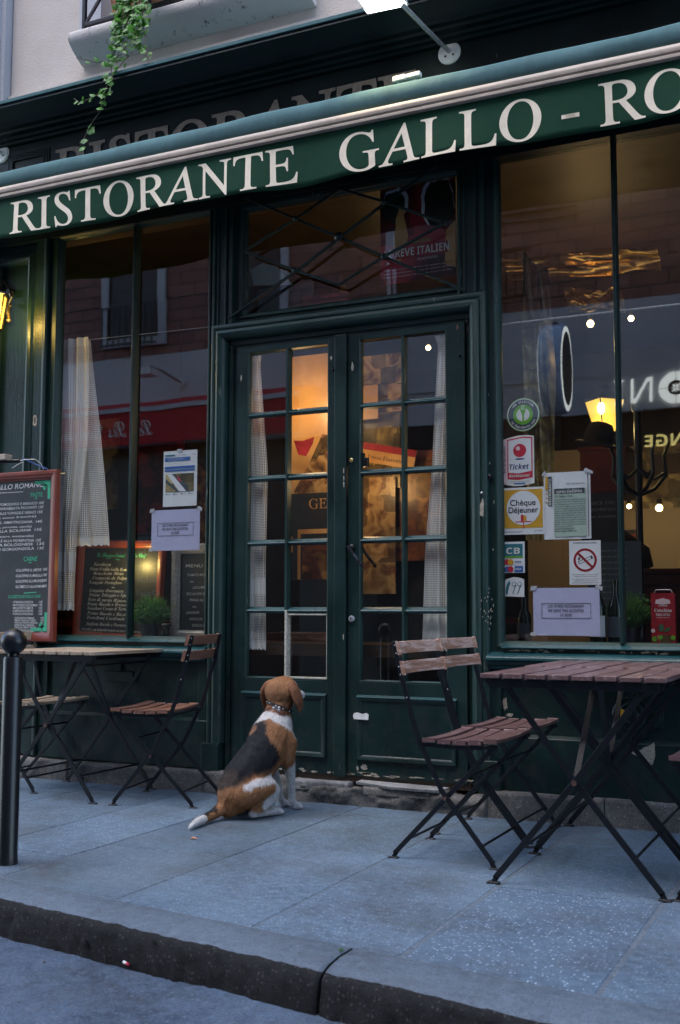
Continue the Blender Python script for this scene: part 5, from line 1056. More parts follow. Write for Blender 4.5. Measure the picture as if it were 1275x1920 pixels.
# hanging sheet of golden paper in the right window
bm = bmesh.new(); g = []
for j in range(41):
    z = 2.72-1.45*j/40; g.append([bm.verts.new((-1.50+.13*i/12*(.9+.1*math.sin(z*4)), .30+.10*i/12+.018*math.sin(i*1.3+z*5)+.01*math.sin(z*13+i), z-(.14*i/12 if j < 2 else 0))) for i in range(16)])
for j in range(40):
    for i in range(12): bm.faces.new((g[j][i], g[j+1][i], g[j+1][i+1], g[j][i+1])).smooth = True
me = bpy.data.meshes.new('hanging_wrap'); bm.to_mesh(me); bm.free(); me.materials.append(M['foil']); o = bpy.data.objects.new('hanging_wrap', me); COL.objects.link(o); tag(o, 'long golden paper wrap hanging inside the right window', 'paper wrap')
# ceiling spots
def bulb(loc, label, e=5, r=.028, g='lit bulbs inside the restaurant', col=(1, .66, .30)):
    t = thing('ceiling_spot', label, 'lamp', loc, group=g)
    MB().mat('bulb').ball((0, 0, 0), r).build('bulb', None, t, smooth=True); MB().mat('black').lathe([(r*.5, r*.9), (r*.8, r*1.1), (r*.7, r*2.5), (.003, r*2.6)], (0, 0, 0), 16).build('socket', None, t)
    point((loc[0], loc[1]-.06, loc[2]-.05), e*.11, col, .04)
bulb((-1.55, 2.0, 2.755), 'bright bare bulb near the ceiling behind the right window', 9, .022); bulb((-1.295, 2.0, 2.76), 'smaller lit spot right of the bare bulb', 3, .018); bulb((-2.654, 2.0, 2.713), 'lit spot at the top of the right door leaf', 7, .017); bulb((-2.83, 2.0, 2.71), 'faint lit spot behind the door centre bar', 3, .014)
bulb((-1.40, 3.5, 1.70), 'small yellow lamp on the cream back wall', 1.2, .026, col=(1, .75, .3)); bulb((-1.62, 3.5, 1.72), 'dim small lamp left of the yellow lamp on the back wall', .3, .018)
t = thing('hanging_lantern', 'lit trapezoid lantern hanging behind the right window', 'lantern', (-1.30, 1.2, 1.92))
q = MB().mat('black').lathe([(.115, .175), (.118, .185), (.04, .24), (.01, .28)], (0, 0, 0), 4).lathe([(.055, -.005), (.06, .0)], (0, 0, 0), 4)
for k in range(4): a = math.pi/2*k; q.bar((.06*math.cos(a), .06*math.sin(a), 0), (.114*math.cos(a), .114*math.sin(a), .18), .006, .006)
q.build('cage', None, t); MB().mat('lampglass').add([(.055*math.cos(math.pi/2*k), .055*math.sin(math.pi/2*k), 0) for k in range(4)]+[(.108*math.cos(math.pi/2*k), .108*math.sin(math.pi/2*k), .178) for k in range(4)], [(0, 1, 5, 4), (1, 2, 6, 5), (2, 3, 7, 6), (3, 0, 4, 7)]).build('lantern_glass', None, t)
MB().mat('bulb').ball((0, -.09, .12), .024, sc_=(.8, .8, 1.4)).build('bulb', None, t); point((-1.30, 1.04, 1.9), .5, (1, .72, .25), .04)
# bowler hat on the coat stand, red cupboard
t = thing('coat_stand', 'bentwood coat stand with curved dark arms behind the right window', 'coat stand', (-1.05, .80, .10))
q = MB().mat('black').tube([(0, 0, 0), (0, 0, 1.85)], .018, 10)
for k in range(5):
    a = k*1.257+.4; c, s_ = math.cos(a), math.sin(a); q.tube([(.01*c, .01*s_, 1.42), (.08*c, .08*s_, 1.45), (.14*c, .14*s_, 1.52), (.13*c, .13*s_, 1.62), (.16*c, .16*s_, 1.70)], .010, 8).tube([(.01*c, .01*s_, 1.55), (.08*c, .08*s_, 1.50), (.13*c, .13*s_, 1.53)], .009, 8)
q.ball((0, 0, 1.87), .03); q.build('stand', None, t, smooth='auto')
t = thing('hat', 'dark bowler hat hanging before the lit lantern', 'hat', (-1.255, .80, 1.79), 0); t.rotation_euler = (R(8), R(14), 0)
MB().mat('felt').lathe([(.115, .0), (.118, .004), (.108, .012), (.078, .006), (.076, .03), (.074, .075), (.055, .112), (.02, .122), (.001, .122)], (0, 0, 0), 28).build('crown', None, t, smooth=True)
o = MB().mat('redwood').box(-.12, .12, 0, .3, 0, .25).mat('framewood').box(-.13, .13, -.01, .31, .25, .27).box(-.105, .105, -.008, 0, .02, .23).build('wall_cupboard'); o.location = (-1.28, 1.02, 1.545); tag(o, 'reddish wooden cupboard under the bowler hat', 'cupboard')
poster(-1.36, -1.14, 1.28, 1.545, .86, 'board', 'dark chalkboard with faint writing under the red cupboard', extra=lambda q, w_, h_: [q.mat('greyink').text(s_, .03, h_-.06-.035*i, .016, -.001, .15) for i, s_ in enumerate(['PESCE DEL', 'GIORNO', 'con insalata'])])
poster(-1.30, -1.03, .80, 1.28, .72, 'slate', 'grey printed panel standing on the window shelf side', extra=lambda q, w_, h_: [q.mat('greyink').text('carta dei vini della casa', .03, h_-.05-.03*i, .010, -.001, .17) for i in range(12)])
poster(-1.72, -1.25, 1.74, 2.20, 3.95, 'postere', 'large yellowed poster on the cream back wall')
poster(-1.50, -1.20, 2.0, 2.16, 3.90, 'roomdark', 'dark picture pinned over the yellowed poster')
def furniture_block(x0, x1, y0, y1, z0, z1, mt, nm, label, cat):
    q = MB().mat(mt).box(0, x1-x0, 0, y1-y0, 0, z1-z0-.03).mat('framewood').box(-.02, x1-x0+.02, -.02, y1-y0+.02, z1-z0-.03, z1-z0)
    for k in range(3): q.mat('roomdark').frame(.04+(x1-x0)*k/3, (x1-x0)*(k+1)/3-.04, .08, z1-z0-.1, [(0, 0), (0, -.01), (.015, -.01), (.015, 0)])
    o = q.build(nm, bevel=.003); o.location = (x0, y0, z0); return tag(o, label, cat)
furniture_block(-1.35, .3, 1.5, 2.0, .1, 1.17, 'redwood', 'bar_counter', 'dark red wooden bar counter behind the right window', 'counter')
q = MB().mat('felt').tube([(-.15, 0, 0), (-.1, 0, .10), (.02, 0, .16), (.12, 0, .08), (.16, 0, 0)], [.03, .06, .07, .06, .03], 10); o = q.build('coat', smooth=True); o.location = (-1.32, 1.66, 1.18); tag(o, 'dark folded coat lying on the bar counter', 'coat')
tag(MB().mat('darkshop').box(-1.78, -1.60, 3.6, 3.7, .1, 1.55).mat('framewood').frame(-1.77, -1.61, .2, 1.5, [(0, 3.6), (0, 3.59), (.02, 3.59), (.02, 3.6)]).build('wall_cabinet'), 'narrow dark cabinet against the cream back wall', 'cabinet')
# pictures deep behind the left window
for i, (x0, x1, z0, z1, mt, lb) in enumerate([(-5.0, -4.55, 1.5, 2.2, 'posterd', 'dark red picture deep behind the left window'), (-5.6, -5.15, 1.7, 2.4, 'postere', 'yellowed picture deep behind the lace curtain'), (-4.5, -4.25, 1.3, 2.0, 'posterb', 'orange figure picture deep behind the left window'), (-5.1, -4.6, 2.5, 3.0, 'roomdark', 'dark frame high up deep behind the left window')]):
    poster(x0, x1, z0, z1, 1.9, mt, lb)
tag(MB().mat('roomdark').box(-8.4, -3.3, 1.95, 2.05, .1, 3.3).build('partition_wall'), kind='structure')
tag(MB().mat('framewood').box(-5.6, -3.75, 1.2, 1.6, .82, .86).box(-5.55, -5.5, 1.22, 1.58, .1, .82).box(-3.85, -3.80, 1.22, 1.58, .1, .82).build('dining_table'), 'wooden dining table inside behind the left window', 'table')
point((-4.4, 1.1, 2.2), .22, (1, .68, .36), .1); point((-2.42, .32, 1.62), .8, (1, .62, .28), .05); point((-2.75, .28, 2.05), 1.1, (1, .66, .32), .05); point((-1.3, 2.9, 1.5), 1.5, (1, .76, .48), .1)

for i, (x, z, rz_, w0, lb) in enumerate(((-1.45, 2.98, .06, .9, 'crumpled gold foil strip under the ceiling of the right window'), (-1.40, 2.80, .12, .34, 'small gold foil scrap hanging above the bare bulb'))):
    bm = bmesh.new(); g = []
    for j in range(9):
        g.append([bm.verts.new((w0*k/24-w0/2, .07*mn.noise(Vector((k*.16, j*.5, i*7)))+.02*j, .022*mn.noise(Vector((k*.22, j*.6, i*3+2)))-.011*j)) for k in range(25)])
    for j in range(8):
        for k in range(24): bm.faces.new((g[j][k], g[j+1][k], g[j+1][k+1], g[j][k+1])).smooth = True
    me = bpy.data.meshes.new('foil_garland'); bm.to_mesh(me); bm.free(); me.materials.append(M['goldfoil']); o = bpy.data.objects.new('foil_garland', me); COL.objects.link(o); o.location = (x, 1.25+.15*i, z); o.rotation_euler = (0, rz_, 0); tag(o, lb, 'garland')
point((-1.5, 1.1, 2.45), .10, (1, .7, .35), .03)

point((-1.25, .55, 2.25), .22, (1, .66, .30), .04)  # added warm light without a fixture, brightens the hanging golden wrap
# ================================================================== folding bistro furniture
def make_chair(label, sm, bm_):
    """front = +x, width along y, origin on the ground between the feet"""
    t = thing('folding_chair', label, 'chair', group='folding wooden bistro chairs')
    w_ = .205
    for s in (-1, 1):
        y = s*w_
        q = MB().mat('black'); q.strip([(-.190, y, .808), (-.176, y, .745), (-.160, y, .675), (-.138, y, .606), (-.116, y, .520), (-.092, y, .448), (.0, y, .262), (.196, y, .018)], .019, .006)
        q.strip([(-.192, y-s*.001, .81), (-.160, y-s*.001, .676), (-.140, y-s*.001, .615)], .012, .0075)
        q.mat('rust').lathe([(.007, -.006*s), (.007, .006*s)], (.012, y+s*.003, .236), 10, 'y').mat('steel')
        for z, x in ((.795, -.186), (.765, -.180), (.715, -.169), (.685, -.163), (.600, -.137)): q.lathe([(.0035, 0), (.0035, s*.003)], (x, y+s*.003, z), 8, 'y')
        q.build('back_leg', None, t, bevel=.001)
        y2 = s*(w_-.012)
        MB().mat('black').strip([(-.196, y2, .018), (.012, y2, .236), (.195, y2, .428)], .018, .006).build('front_leg', None, t, bevel=.001)
        for x, yy in ((.200, y), (-.200, y2)):
            MB().mat('black').add([(x-.022, yy-.011, .0), (x+.022, yy-.011, .0), (x+.022, yy+.011, .0), (x-.022, yy+.011, .0), (x-.018, yy-.008, .006), (x+.018, yy-.008, .006), (x+.018, yy+.008, .006), (x-.018, yy+.008, .006)], [(3, 2, 1, 0), (4, 5, 6, 7), (0, 1, 5, 4), (1, 2, 6, 5), (2, 3, 7, 6), (3, 0, 4, 7)]).bar((x, yy, .004), (x-.012*(1 if x > 0 else -1), yy, .022), .016, .006).build('foot', None, t, bevel=.0015)
    a = w_; b = w_-.012
    for xx, hh, zz in ((.150, a, .075), (-.145, b, .072), (.090, b, .318), (-.092, a+.012, .432)): MB().mat('black').tube([(xx, -hh, zz), (xx, hh, zz)], .0048, 8).build('crossbar', None, t)
    for s in (-1, 1): MB().mat('black').strip([(-.098, s*(w_-.006), .430), (.05, s*(w_-.006), .424), (.214, s*(w_-.006), .430)], .016, .005).build('seat_rail', None, t, bevel=.001)
    q = MB().mat(sm)
    for k in range(5):
        x0 = -.070+.0595*k; zc = .437+.010*abs((k-1.6)/2.4)**2; z1 = zc+(.004 if k in (0, 4) else 0)
        n = 8; vs = []; tl_ = .0 
        for i in range(n+1):
            u = i/n; y = -w_-.012+2*(w_+.012)*u; dp = -.006*math.sin(math.pi*u)
            vs += [(x0, y, zc+dp), (x0+.046, y, zc+dp), (x0+.046, y, zc+.013+dp), (x0, y, zc+.013+dp)]
        fs = [(0, 1, 2, 3), (4*n+3, 4*n+2, 4*n+1, 4*n)]
        for i in range(n):
            for j in range(4): fs.append((4*i+j, 4*i+(j+1) % 4, 4*i+4+(j+1) % 4, 4*i+4+j))
        q.add(vs, fs)
    q.build('seat', None, t, bevel=.002)
    for z0, xx in ((.763, -.183), (.688, -.166)):
        n = 10; vs = []
        for i in range(n+1):
            u = i/n; y = -w_-.012+2*(w_+.012)*u; x = xx+.010-.020*math.sin(math.pi*u); tl_ = .010
            vs += [(x+tl_*.5, y, z0), (x+.011+tl_*.5, y, z0), (x+.011-tl_*.5, y, z0+.046), (x-tl_*.5, y, z0+.046)]
        fs = [(0, 1, 2, 3), (4*n+3, 4*n+2, 4*n+1, 4*n)]
        for i in range(n):
            for j in range(4): fs.append((4*i+j, 4*i+(j+1) % 4, 4*i+4+(j+1) % 4, 4*i+4+j))
        MB().mat(bm_).add(vs, fs).build('back_slat', None, t, bevel=.003)
    return t
def place(t, x, y, rz): t.location = (x, y, 0); t.rotation_euler = (0, 0, R(rz)); return t
place(make_chair('near scuffed-back folding chair at the left side of the plum tables', 'slatplum', 'slatworn'), -1.457, -.792, 0)
place(make_chair('folding chair pushed between the near chair and the restaurant wall, left of the plum tables', 'slatplum', 'slatworn'), -1.470, -.305, -1)
place(make_chair('brown folding chair with its back to the doorway, right of the pale left table', 'slat', 'slat'), -3.150, -.290, 180+13)
place(make_chair('folding chair half hidden behind the bollard, left of the pale table', 'slatpale', 'slatpale'), -4.075, -.235, 2)
place(make_chair('folding chair cut off by the right edge of the photo, facing the plum-brown tables', 'slatplum', 'slat'), -.395, -.955, 180)
ci = copy_tree(bpy.data.objects['folding_chair']); place(ci, -2.80, .78, 95); ci['label'] = 'dark folding chair seen indoors through the bottom pane of the left door leaf'
def make_table(label, sm, group):
    """origin on the ground at the centre; slats run along y"""
    t = thing('folding_table', label, 'table', group=group); hw, hd = .315, .285
    q = MB().mat(sm)
    for k in range(8): x = -hw+.0795*k; q.box(x, x+.068, -hd, hd, .695, .711+.0012*(k % 2))
    q.build('tabletop', None, t, bevel=.0022)
    q = MB().mat('black')
    for s in (-1, 1): q.box(-hw+.030, hw-.030, s*(hd-.018)-.003, s*(hd-.018)+.003, .664, .694).add([(-hw+.03, s*(hd-.018), .694), (-hw+.03, s*(hd-.018), .664), (-hw+.004, s*(hd-.018), .690)], [(0, 1, 2)]).add([(hw-.03, s*(hd-.018), .694), (hw-.03, s*(hd-.018), .664), (hw-.004, s*(hd-.018), .690)], [(0, 1, 2)])
    q.box(-hw+.10, -hw+.115, -hd+.02, hd-.02, .670, .694).box(hw-.115, hw-.10, -hd+.02, hd-.02, .670, .694); q.build('apron', None, t, bevel=.001)
    for s in (-1, 1):
        for d, y in ((1, s*(hd-.030)), (-1, s*(hd-.044))):
            q = MB().mat('black').strip([(-d*.278, y, .018), (d*.0, y, .355), (d*.245, y, .680)], .021, .007); q.build('leg', None, t, bevel=.001)
            x = -d*.284; MB().mat('black').add([(x-.024, y-.012, .0), (x+.024, y-.012, .0), (x+.024, y+.012, .0), (x-.024, y+.012, .0), (x-.019, y-.009, .007), (x+.019, y-.009, .007), (x+.019, y+.009, .007), (x-.019, y+.009, .007)], [(3, 2, 1, 0), (4, 5, 6, 7), (0, 1, 5, 4), (1, 2, 6, 5), (2, 3, 7, 6), (3, 0, 4, 7)]).bar((x, y, .004), (x+d*.012, y, .024), .018, .007).build('foot', None, t, bevel=.0015)
        MB().mat('rust').lathe([(.009, -.005*s), (.009, .005*s)], (0, s*(hd-.024), .355), 12, 'y').build('pivot', None, t)
    for xx, hh, zz in ((-.19, hd-.03, .122), (.19, hd-.044, .122), (.22, hd-.03, .645)): MB().mat('black').tube([(xx, -hh, zz), (xx, hh, zz)], .005, 8).build('crossbar', None, t)
    for p0, p1 in (((.0, -hd+.05, .36), (.03, -.06, .685)), ((.01, hd-.05, .36), (.03, .02, .685))): MB().mat('black').bar(p0, p1, .020, .005, (0, 1, 0)).build('stay', None, t, bevel=.001)
    return t
place(make_table('near plum-brown slatted folding table at the right, beside the scuffed chair', 'slatplum', 'slatted folding tables'), -.915, -.938, 0)
place(make_table('plum-brown slatted folding table against the wall, behind the near right table', 'slatplum', 'slatted folding tables'), -.935, -.325, 0)
tl_ = place(make_table('sun-greyed pale slatted folding table below the left shop window', 'slatpale', 'slatted folding tables'), -3.690, -.305, 0); tl_.scale = (1, 1, 1.02)
# ================================================================== bollard
t = thing('bollard', 'glossy black round bollard with a ball top at the left edge', 'bollard', (-2.887, -1.70, 0))
MB().mat('black').lathe([(.037, -.01), (.037, .03), (.0355, .035), (.0355, .745), (.033, .752), (.020, .755), (.020, .765)], (0, 0, 0), 36).build('post', None, t, smooth='auto')
MB().mat('black').ball((0, 0, .808), .048, 36, 24).build('ball', None, t, smooth=True)
# ================================================================== litter
def leafbit(x, y, z, s, mt, label, nm='fallen_leaf', rz=0, cat='leaf'):
    q = MB().mat(mt).add([(0, 0, .004), (s*.4, s*.22, .010), (s, s*.05, .003), (s*.5, -s*.2, .006), (s*.45, 0, .002)], [(0, 3, 4), (3, 2, 4), (2, 1, 4), (1, 0, 4)]); o = q.build(nm); sm_ = o.modifiers.new('s', 'SOLIDIFY'); sm_.thickness = .001; o.location = (x, y, z); o.rotation_euler = (0, 0, rz); return tag(o, label, cat)
leafbit(-2.53, -1.04, .001, .035, 'leather', 'small dry brown leaf lying in front of the left table', rz=.4)
leafbit(-1.335, -2.13, .004, .02, 'ivy', 'tiny green leaf at the kerb joint', rz=1.)
o = MB().mat('white').tube([(0, 0, 0), (.018, 0, 0)], .0042, 10).mat('red').tube([(.018, 0, 0), (.030, .001, 0)], .0043, 10).build('cigarette_butt'); o.location = (-1.995, -2.195, -.092); o.rotation_euler = (0, 0, -.5); tag(o, 'red and white cigarette butt in the gutter by the kerb', 'cigarette butt')
for i, (x, y, s) in enumerate(((-2.33, -2.14, .016), (-1.80, -2.21, .012), (-2.20, -2.30, .014))): leafbit(x, y, -.098, s, 'stem' if i else 'postere', ['crumpled pale scrap in the gutter', 'dark leaf scrap in the gutter', 'dark twig scrap on the road'][i], 'litter_scrap', i, 'litter')
# ================================================================== the beagle
DO = Vector((-2.560, -.434, 0)); DF = Vector((.30, .954, 0)).normalized(); DRt = Vector((DF.y, -DF.x, 0))
t = thing('beagle_dog', 'tricolour beagle sitting on the pavement with its back to the camera', 'dog', tuple(DO), math.atan2(DF.y, DF.x))
# local frame of the thing: x = forward, y = left
def LB(a, b, z): return Vector((a, -b, z))
CH = [  # chains of (a, b, z, radius); b > 0 is the dog's right
 [(-.128, .000, .110, .092), (-.090, .006, .175, .099), (-.034, .020, .240, .099), (.018, .028, .300, .098), (.052, .024, .350, .096), (.086, .018, .398, .082), (.105, .014, .440, .067), (.120, .010, .478, .058), (.132, .010, .515, .058)],
 [(.0, .01, .22, .080), (.05, .01, .27, .080), (.092, .01, .315, .077), (.115, .01, .36, .072), (.128, .008, .42, .058)],
 # shoulder, right foreleg
 [(.080, .062, .375, .048), (.108, .078, .32, .047), (.108, .078, .255, .039), (.136, .066, .205, .0275), (.158, .054, .150, .021), (.172, .046, .090, .0168), (.178, .042, .045, .0172), (.198, .040, .022, .0195), (.228, .038, .015, .0145)],
 [(.070, -.052, .375, .046), (.095, -.060, .32, .046), (.100, -.060, .255, .036), (.130, -.054, .205, .026), (.160, -.050, .150, .020), (.180, -.048, .090, .0165), (.188, -.048, .045, .017), (.208, -.048, .022, .0195), (.236, -.048, .015, .0145)],
 # right haunch: thigh up to the knee, then shank back to the hock, then the long foot forward
 [(-.130, .048, .115, .070), (-.085, .074, .135, .066), (-.035, .086, .140, .052), (.005, .088, .118, .038), (-.010, .086, .080, .032), (-.055, .080, .050, .028), (-.098, .076, .030, .024)],
 [(-.100, .076, .028, .023), (-.05, .075, .024, .0195), (.0, .073, .022, .019), (.045, .071, .020, .022), (.070, .070, .016, .017)],
 [(-.120, -.040, .115, .070), (-.080, -.062, .130, .062), (-.035, -.080, .130, .048), (.0, -.090, .105, .036), (-.055, -.098, .050, .028), (-.098, -.092, .030, .024)],
 [(-.100, -.092, .028, .023), (.0, -.090, .022, .019), (.045, -.088, .020, .022), (.070, -.088, .016, .017)],
 # rump and tail lying on the slabs
 [(-.165, -.010, .060, .055), (-.150, -.005, .085, .070)],
 [(-.170, -.012, .066, .038), (-.210, -.012, .048, .028), (-.260, -.008, .032, .022), (-.320, .010, .026, .020), (-.380, .036, .024, .019), (-.435, .064, .019, .013), (-.468, .082, .012, .004)],
]
HC = (.138, .008, .550); hd = Vector((.985, -.10, 0)).normalized()     # head turned a little to the dog's right
def HP(f, r_, z): v = Vector((HC[0], HC[1], 0))+hd*f+Vector((-hd.y, hd.x, 0))*r_; return (v.x, v.y, HC[2]+z)
HEAD = [[(*HP(-.012, 0, .0), .071), (*HP(.018, 0, .006), .067), (*HP(.052, 0, -.008), .052), (*HP(.075, 0, -.016), .034), (*HP(.115, 0, -.024), .029), (*HP(.142, 0, -.026), .022)],
        [(*HP(-.02, .026, -.004), .050), (*HP(.02, .032, -.012), .042)], [(*HP(-.02, -.026, -.004), .050), (*HP(.02, -.032, -.012), .042)],
        [(*HP(-.025, 0, -.02), .052), (.135, .018, .51, .056)]]
EARS = [[(*HP(-.006, s*.056, .034), .020), (*HP(-.012, s*.080, .020), .024), (*HP(-.010, s*.096, -.006), .029), (*HP(.0, s*.103, -.036), .028), (*HP(.010, s*.101, -.064), .021), (*HP(.014, s*.098, -.082), .011)] for s in (-1, 1)]
bm = bmesh.new()
def ellips(c, r, sc_=(1, 1, 1), rot=None):
    m_ = Matrix.Translation(c) @ (rot.to_4x4() if rot else Matrix()) @ Matrix.Diagonal((r*sc_[0], r*sc_[1], r*sc_[2], 1)); bmesh.ops.create_icosphere(bm, subdivisions=2, radius=1, matrix=m_)
def chain(ch, flat=None):
    for p, q_ in zip(ch, ch[1:]):
        a, b = Vector(p[:3]), Vector(q_[:3]); n = max(2, int((b-a).length/(min(p[3], q_[3])*.28)))
        for k in range(n+1):
            u = k/n; c = a.lerp(b, u); r = p[3]+(q_[3]-p[3])*u; c = LB(*c)
            if flat: ellips(c, r, (1.15, .42, 1.15), flat)
            else: ellips(c, r)
for ch in CH+HEAD: chain(ch)
hrot = Matrix.Rotation(math.atan2(-hd.y, hd.x), 3, 'Z')
for ch in EARS: chain(ch, hrot)
for k in range(4):      # toes
    for (a, b, z) in ((.218, .038, .012), (.226, -.048, .012)): ellips(LB(a+.014-.003*abs(k-1.5), b+(k-1.5)*.0095, z), .0085, (1.5, 1, 1))
    for (a, b, z) in ((.066, .070, .012), (.066, -.088, .012)): ellips(LB(a+.014-.003*abs(k-1.5), b+(k-1.5)*.0095, z), .0085, (1.6, 1, 1))
me = bpy.data.meshes.new('tmp'); bm.to_mesh(me); bm.free()
ob = bpy.data.objects.new('tmp', me); COL.objects.link(ob)
rm = ob.modifiers.new('r', 'REMESH'); rm.mode = 'VOXEL'; rm.voxel_size = .0045; sm_ = ob.modifiers.new('s', 'SMOOTH'); sm_.factor = .6; sm_.iterations = 9
dg = bpy.context.evaluated_depsgraph_get(); body = bpy.data.meshes.new_from_object(ob.evaluated_get(dg)); bpy.data.objects.remove(ob)
TAN = (.300, .140, .062); DTAN = (.17, .062, .022); BLK = (.011, .0115, .015); WHT = (.60, .58, .57); BRN = (.10, .040, .022)
PAINT = [  # capsules (a,b,z)-(a,b,z) radius colour, later ones cover earlier
 ((-.13, 0, .10), (-.05, 0, .25), .30, TAN), ((.0, 0, .30), (.1, 0, .42), .22, TAN),
 # black saddle over the back, wide to the flank
 ((-.20, -.05, .215), (-.115, -.02, .30), .072, BLK), ((-.175, .025, .235), (-.065, .045, .330), .084, BLK), ((-.10, -.05, .34), (-.03, .02, .365), .072, BLK), ((-.150, .045, .235), (-.06, .095, .285), .056, BLK), ((-.07, .10, .315), (-.015, .115, .29), .054, BLK), ((-.095, .10, .245), (-.03, .125, .245), .040, BLK),
 ((-.01, -.03, .40), (.03, .0, .405), .040, BLK), ((-.215, -.06, .165), (-.190, .02, .190), .045, (.045, .030, .024)),
 # brown patch across the withers
 ((-.030, -.06, .378), (-.022, -.005, .378), .024, (.24, .125, .075)),
 # shoulders
 ((.015, .11, .39), (.07, .13, .30), .052, TAN), ((.04, .07, .42), (.04, .09, .40), .040, TAN),
 # chest and front legs white
 ((.15, -.04, .42), (.185, .03, .22), .068, WHT), ((.120, .10, .43), (.170, .100, .33), .026, WHT), ((.150, .07, .212), (.21, .040, .0), .046, WHT), ((.13, -.06, .215), (.22, -.048, .0), .050, WHT), ((.02, 0, .17), (.10, 0, .20), .05, WHT),
 # hind feet, front of the thigh, and the white stroke over the haunch
 ((-.10, .078, .022), (.09, .07, .018), .030, WHT), ((-.10, -.092, .022), (.09, -.088, .018), .030, WHT),
 ((-.165, .115, .160), (-.125, .135, .193), .017, WHT), ((-.125, .135, .193), (-.100, .14, .178), .015, WHT), ((-.082, .145, .178), (-.005, .135, .197), .018, WHT), ((-.005, .135, .197), (.045, .115, .175), .024, WHT), ((.045, .115, .175), (.020, .125, .12), .030, WHT), ((.02, .125, .12), (-.04, .115, .06), .026, WHT),
 # nape: brown under the collar, white ring below it
 ((.03, -.07, .430), (.035, .0, .425), .030, WHT), ((.035, .0, .425), (.075, .075, .418), .032, WHT), ((.09, .09, .42), (.14, .095, .40), .034, WHT), ((.05, -.06, .482), (.08, .07, .470), .028, BRN), ((.11, .08, .462), (.12, .085, .465), .020, BRN),
 ((*HP(-.03, -.02, .01),), (*HP(.02, .0, .02),), .086, TAN), ((*HP(-.05, 0, -.02),), (*HP(-.04, 0, .02),), .050, TAN),
 # blaze and muzzle white
 ((*HP(.050, .058, .0),), (*HP(.075, .045, -.03),), .032, WHT),
 ((*HP(.085, 0, .03),), (*HP(.16, 0, -.02),), .050, WHT), ((*HP(.055, .045, -.03),), (*HP(.12, .02, -.04),), .040, WHT),
 # tail: dark ring, white tip
 ((-.275, -.03, .055), (-.325, -.005, .050), .034, (.022, .016, .014)), ((-.275, .03, .02), (-.31, .04, .012), .022, TAN), ((-.365, .025, .025), (-.48, .08, .012), .042, WHT),
]
for ch in EARS: PAINT.append((ch[1][:3], ch[5][:3], .034, (.215, .090, .045)))
PAINT.append(((*HP(.160, 0, -.020),), (*HP(.165, 0, -.018),), .013, (.01, .01, .01)))
from mathutils.bvhtree import BVHTree
_bv = BVHTree.FromPolygons([v.co for v in body.vertices], [tuple(p.vertices) for p in body.polygons])
def snap(p, r): return _bv.find_nearest(p)[0] if r <= .0345 else p
PV = [(snap(LB(*p), r), snap(LB(*q_), r), r, c) for p, q_, r, c in PAINT]
def coat(v):
    n = .010*mn.noise(v*28)+.006*mn.noise(v*90); col = Vector(TAN)
    for p, q_, r, c in PV:
        d = q_-p; L_ = d.length_squared; u = 0 if L_ < 1e-9 else max(0, min(1, (v-p).dot(d)/L_)); di = (v-(p+d*u)).length+n
        sft = .008 if c != BLK else .034; w_ = max(0, min(1, (r-di)/sft+.5)); col = col.lerp(Vector(c), w_)
    return col
ca = body.color_attributes.new('coat', 'FLOAT_COLOR', 'POINT'); cols = []
for v in body.vertices:
    c = coat(v.co); cols.append(c); ca.data[v.index].color = (*c, 1)
body.shade_smooth()
def fur_mat(name, streak):
    m, tt, b = newmat(name); a_ = nd(tt, 'ShaderNodeAttribute', attribute_name='coat'); n = noise(tt, coords(tt, (60, 60, 16)), 2.4, 5, .75)
    c = mix(tt, 1., a_.outputs['Color'], ramp(tt, n.outputs[0], [(.32, 1-streak), (.68, 1+streak*.5)]), 'MULTIPLY'); tt.links.new(c, b.inputs['Base Color'])
    b.inputs['Roughness'].default_value = .7; b.inputs['Specular IOR Level'].default_value = .25; bump(tt, b, n.outputs[0], .6, .004); return m
M['coat'] = fur_mat('dog coat', .5); body.materials.clear(); body.materials.append(M['coat'])
bo = bpy.data.objects.new('body', body); COL.objects.link(bo); bo.parent = t
# short hair lying back along the body
rr = random.Random(31); polys = list(body.polygons); areas = []; acc = 0
for p in polys: acc += p.area; areas.append(acc)
import bisect
vs = []; fs = []; vc = []; body_v = [v.co.copy() for v in body.vertices]; vn = [v.normal.copy() for v in body.vertices]
for _ in range(52000):
    p = polys[bisect.bisect(areas, rr.random()*acc) % len(polys)]; w_ = [rr.random()+.05 for _ in p.vertices]; sw = sum(w_)
    c = sum((body_v[i]*k for i, k in zip(p.vertices, w_)), Vector())/sw; n = sum((vn[i]*k for i, k in zip(p.vertices, w_)), Vector()).normalized(); ci = p.vertices[0]
    fl = Vector((-.45, 0, -.9)) if c.x > -.20 or c.z > .1 else Vector((-.9, -.3, -.05))
    tg = fl-n*fl.dot(n)
    if tg.length < .05: tg = Vector((0, 0, -1))-n*(-n.z)
    tg = (tg.normalized()+Vector((rr.uniform(-.35, .35), rr.uniform(-.35, .35), rr.uniform(-.35, .35)))).normalized()
    ln = rr.uniform(.008, .017)*(.55 if (c.z > .5 or (c.z < .06 and c.x > -.12)) else 1); tipp = c+tg*ln+n*ln*rr.uniform(.12, .42); sd = tg.cross(n).normalized()*rr.uniform(.0005, .0009)
    if tipp.z < .001: continue
    k = len(vs); vs += [c-sd-n*.0006, c+sd-n*.0006, tipp]; fs.append((k, k+1, k+2)); cc = cols[ci]*rr.uniform(.5, 1.55); vc += [cc*.8, cc*.8, cc*1.15]
me = bpy.data.meshes.new('fur'); me.from_pydata(vs, [], fs); ca = me.color_attributes.new('coat', 'FLOAT_COLOR', 'POINT')
ca.data.foreach_set('color', [x for c in vc for x in (*c, 1)])
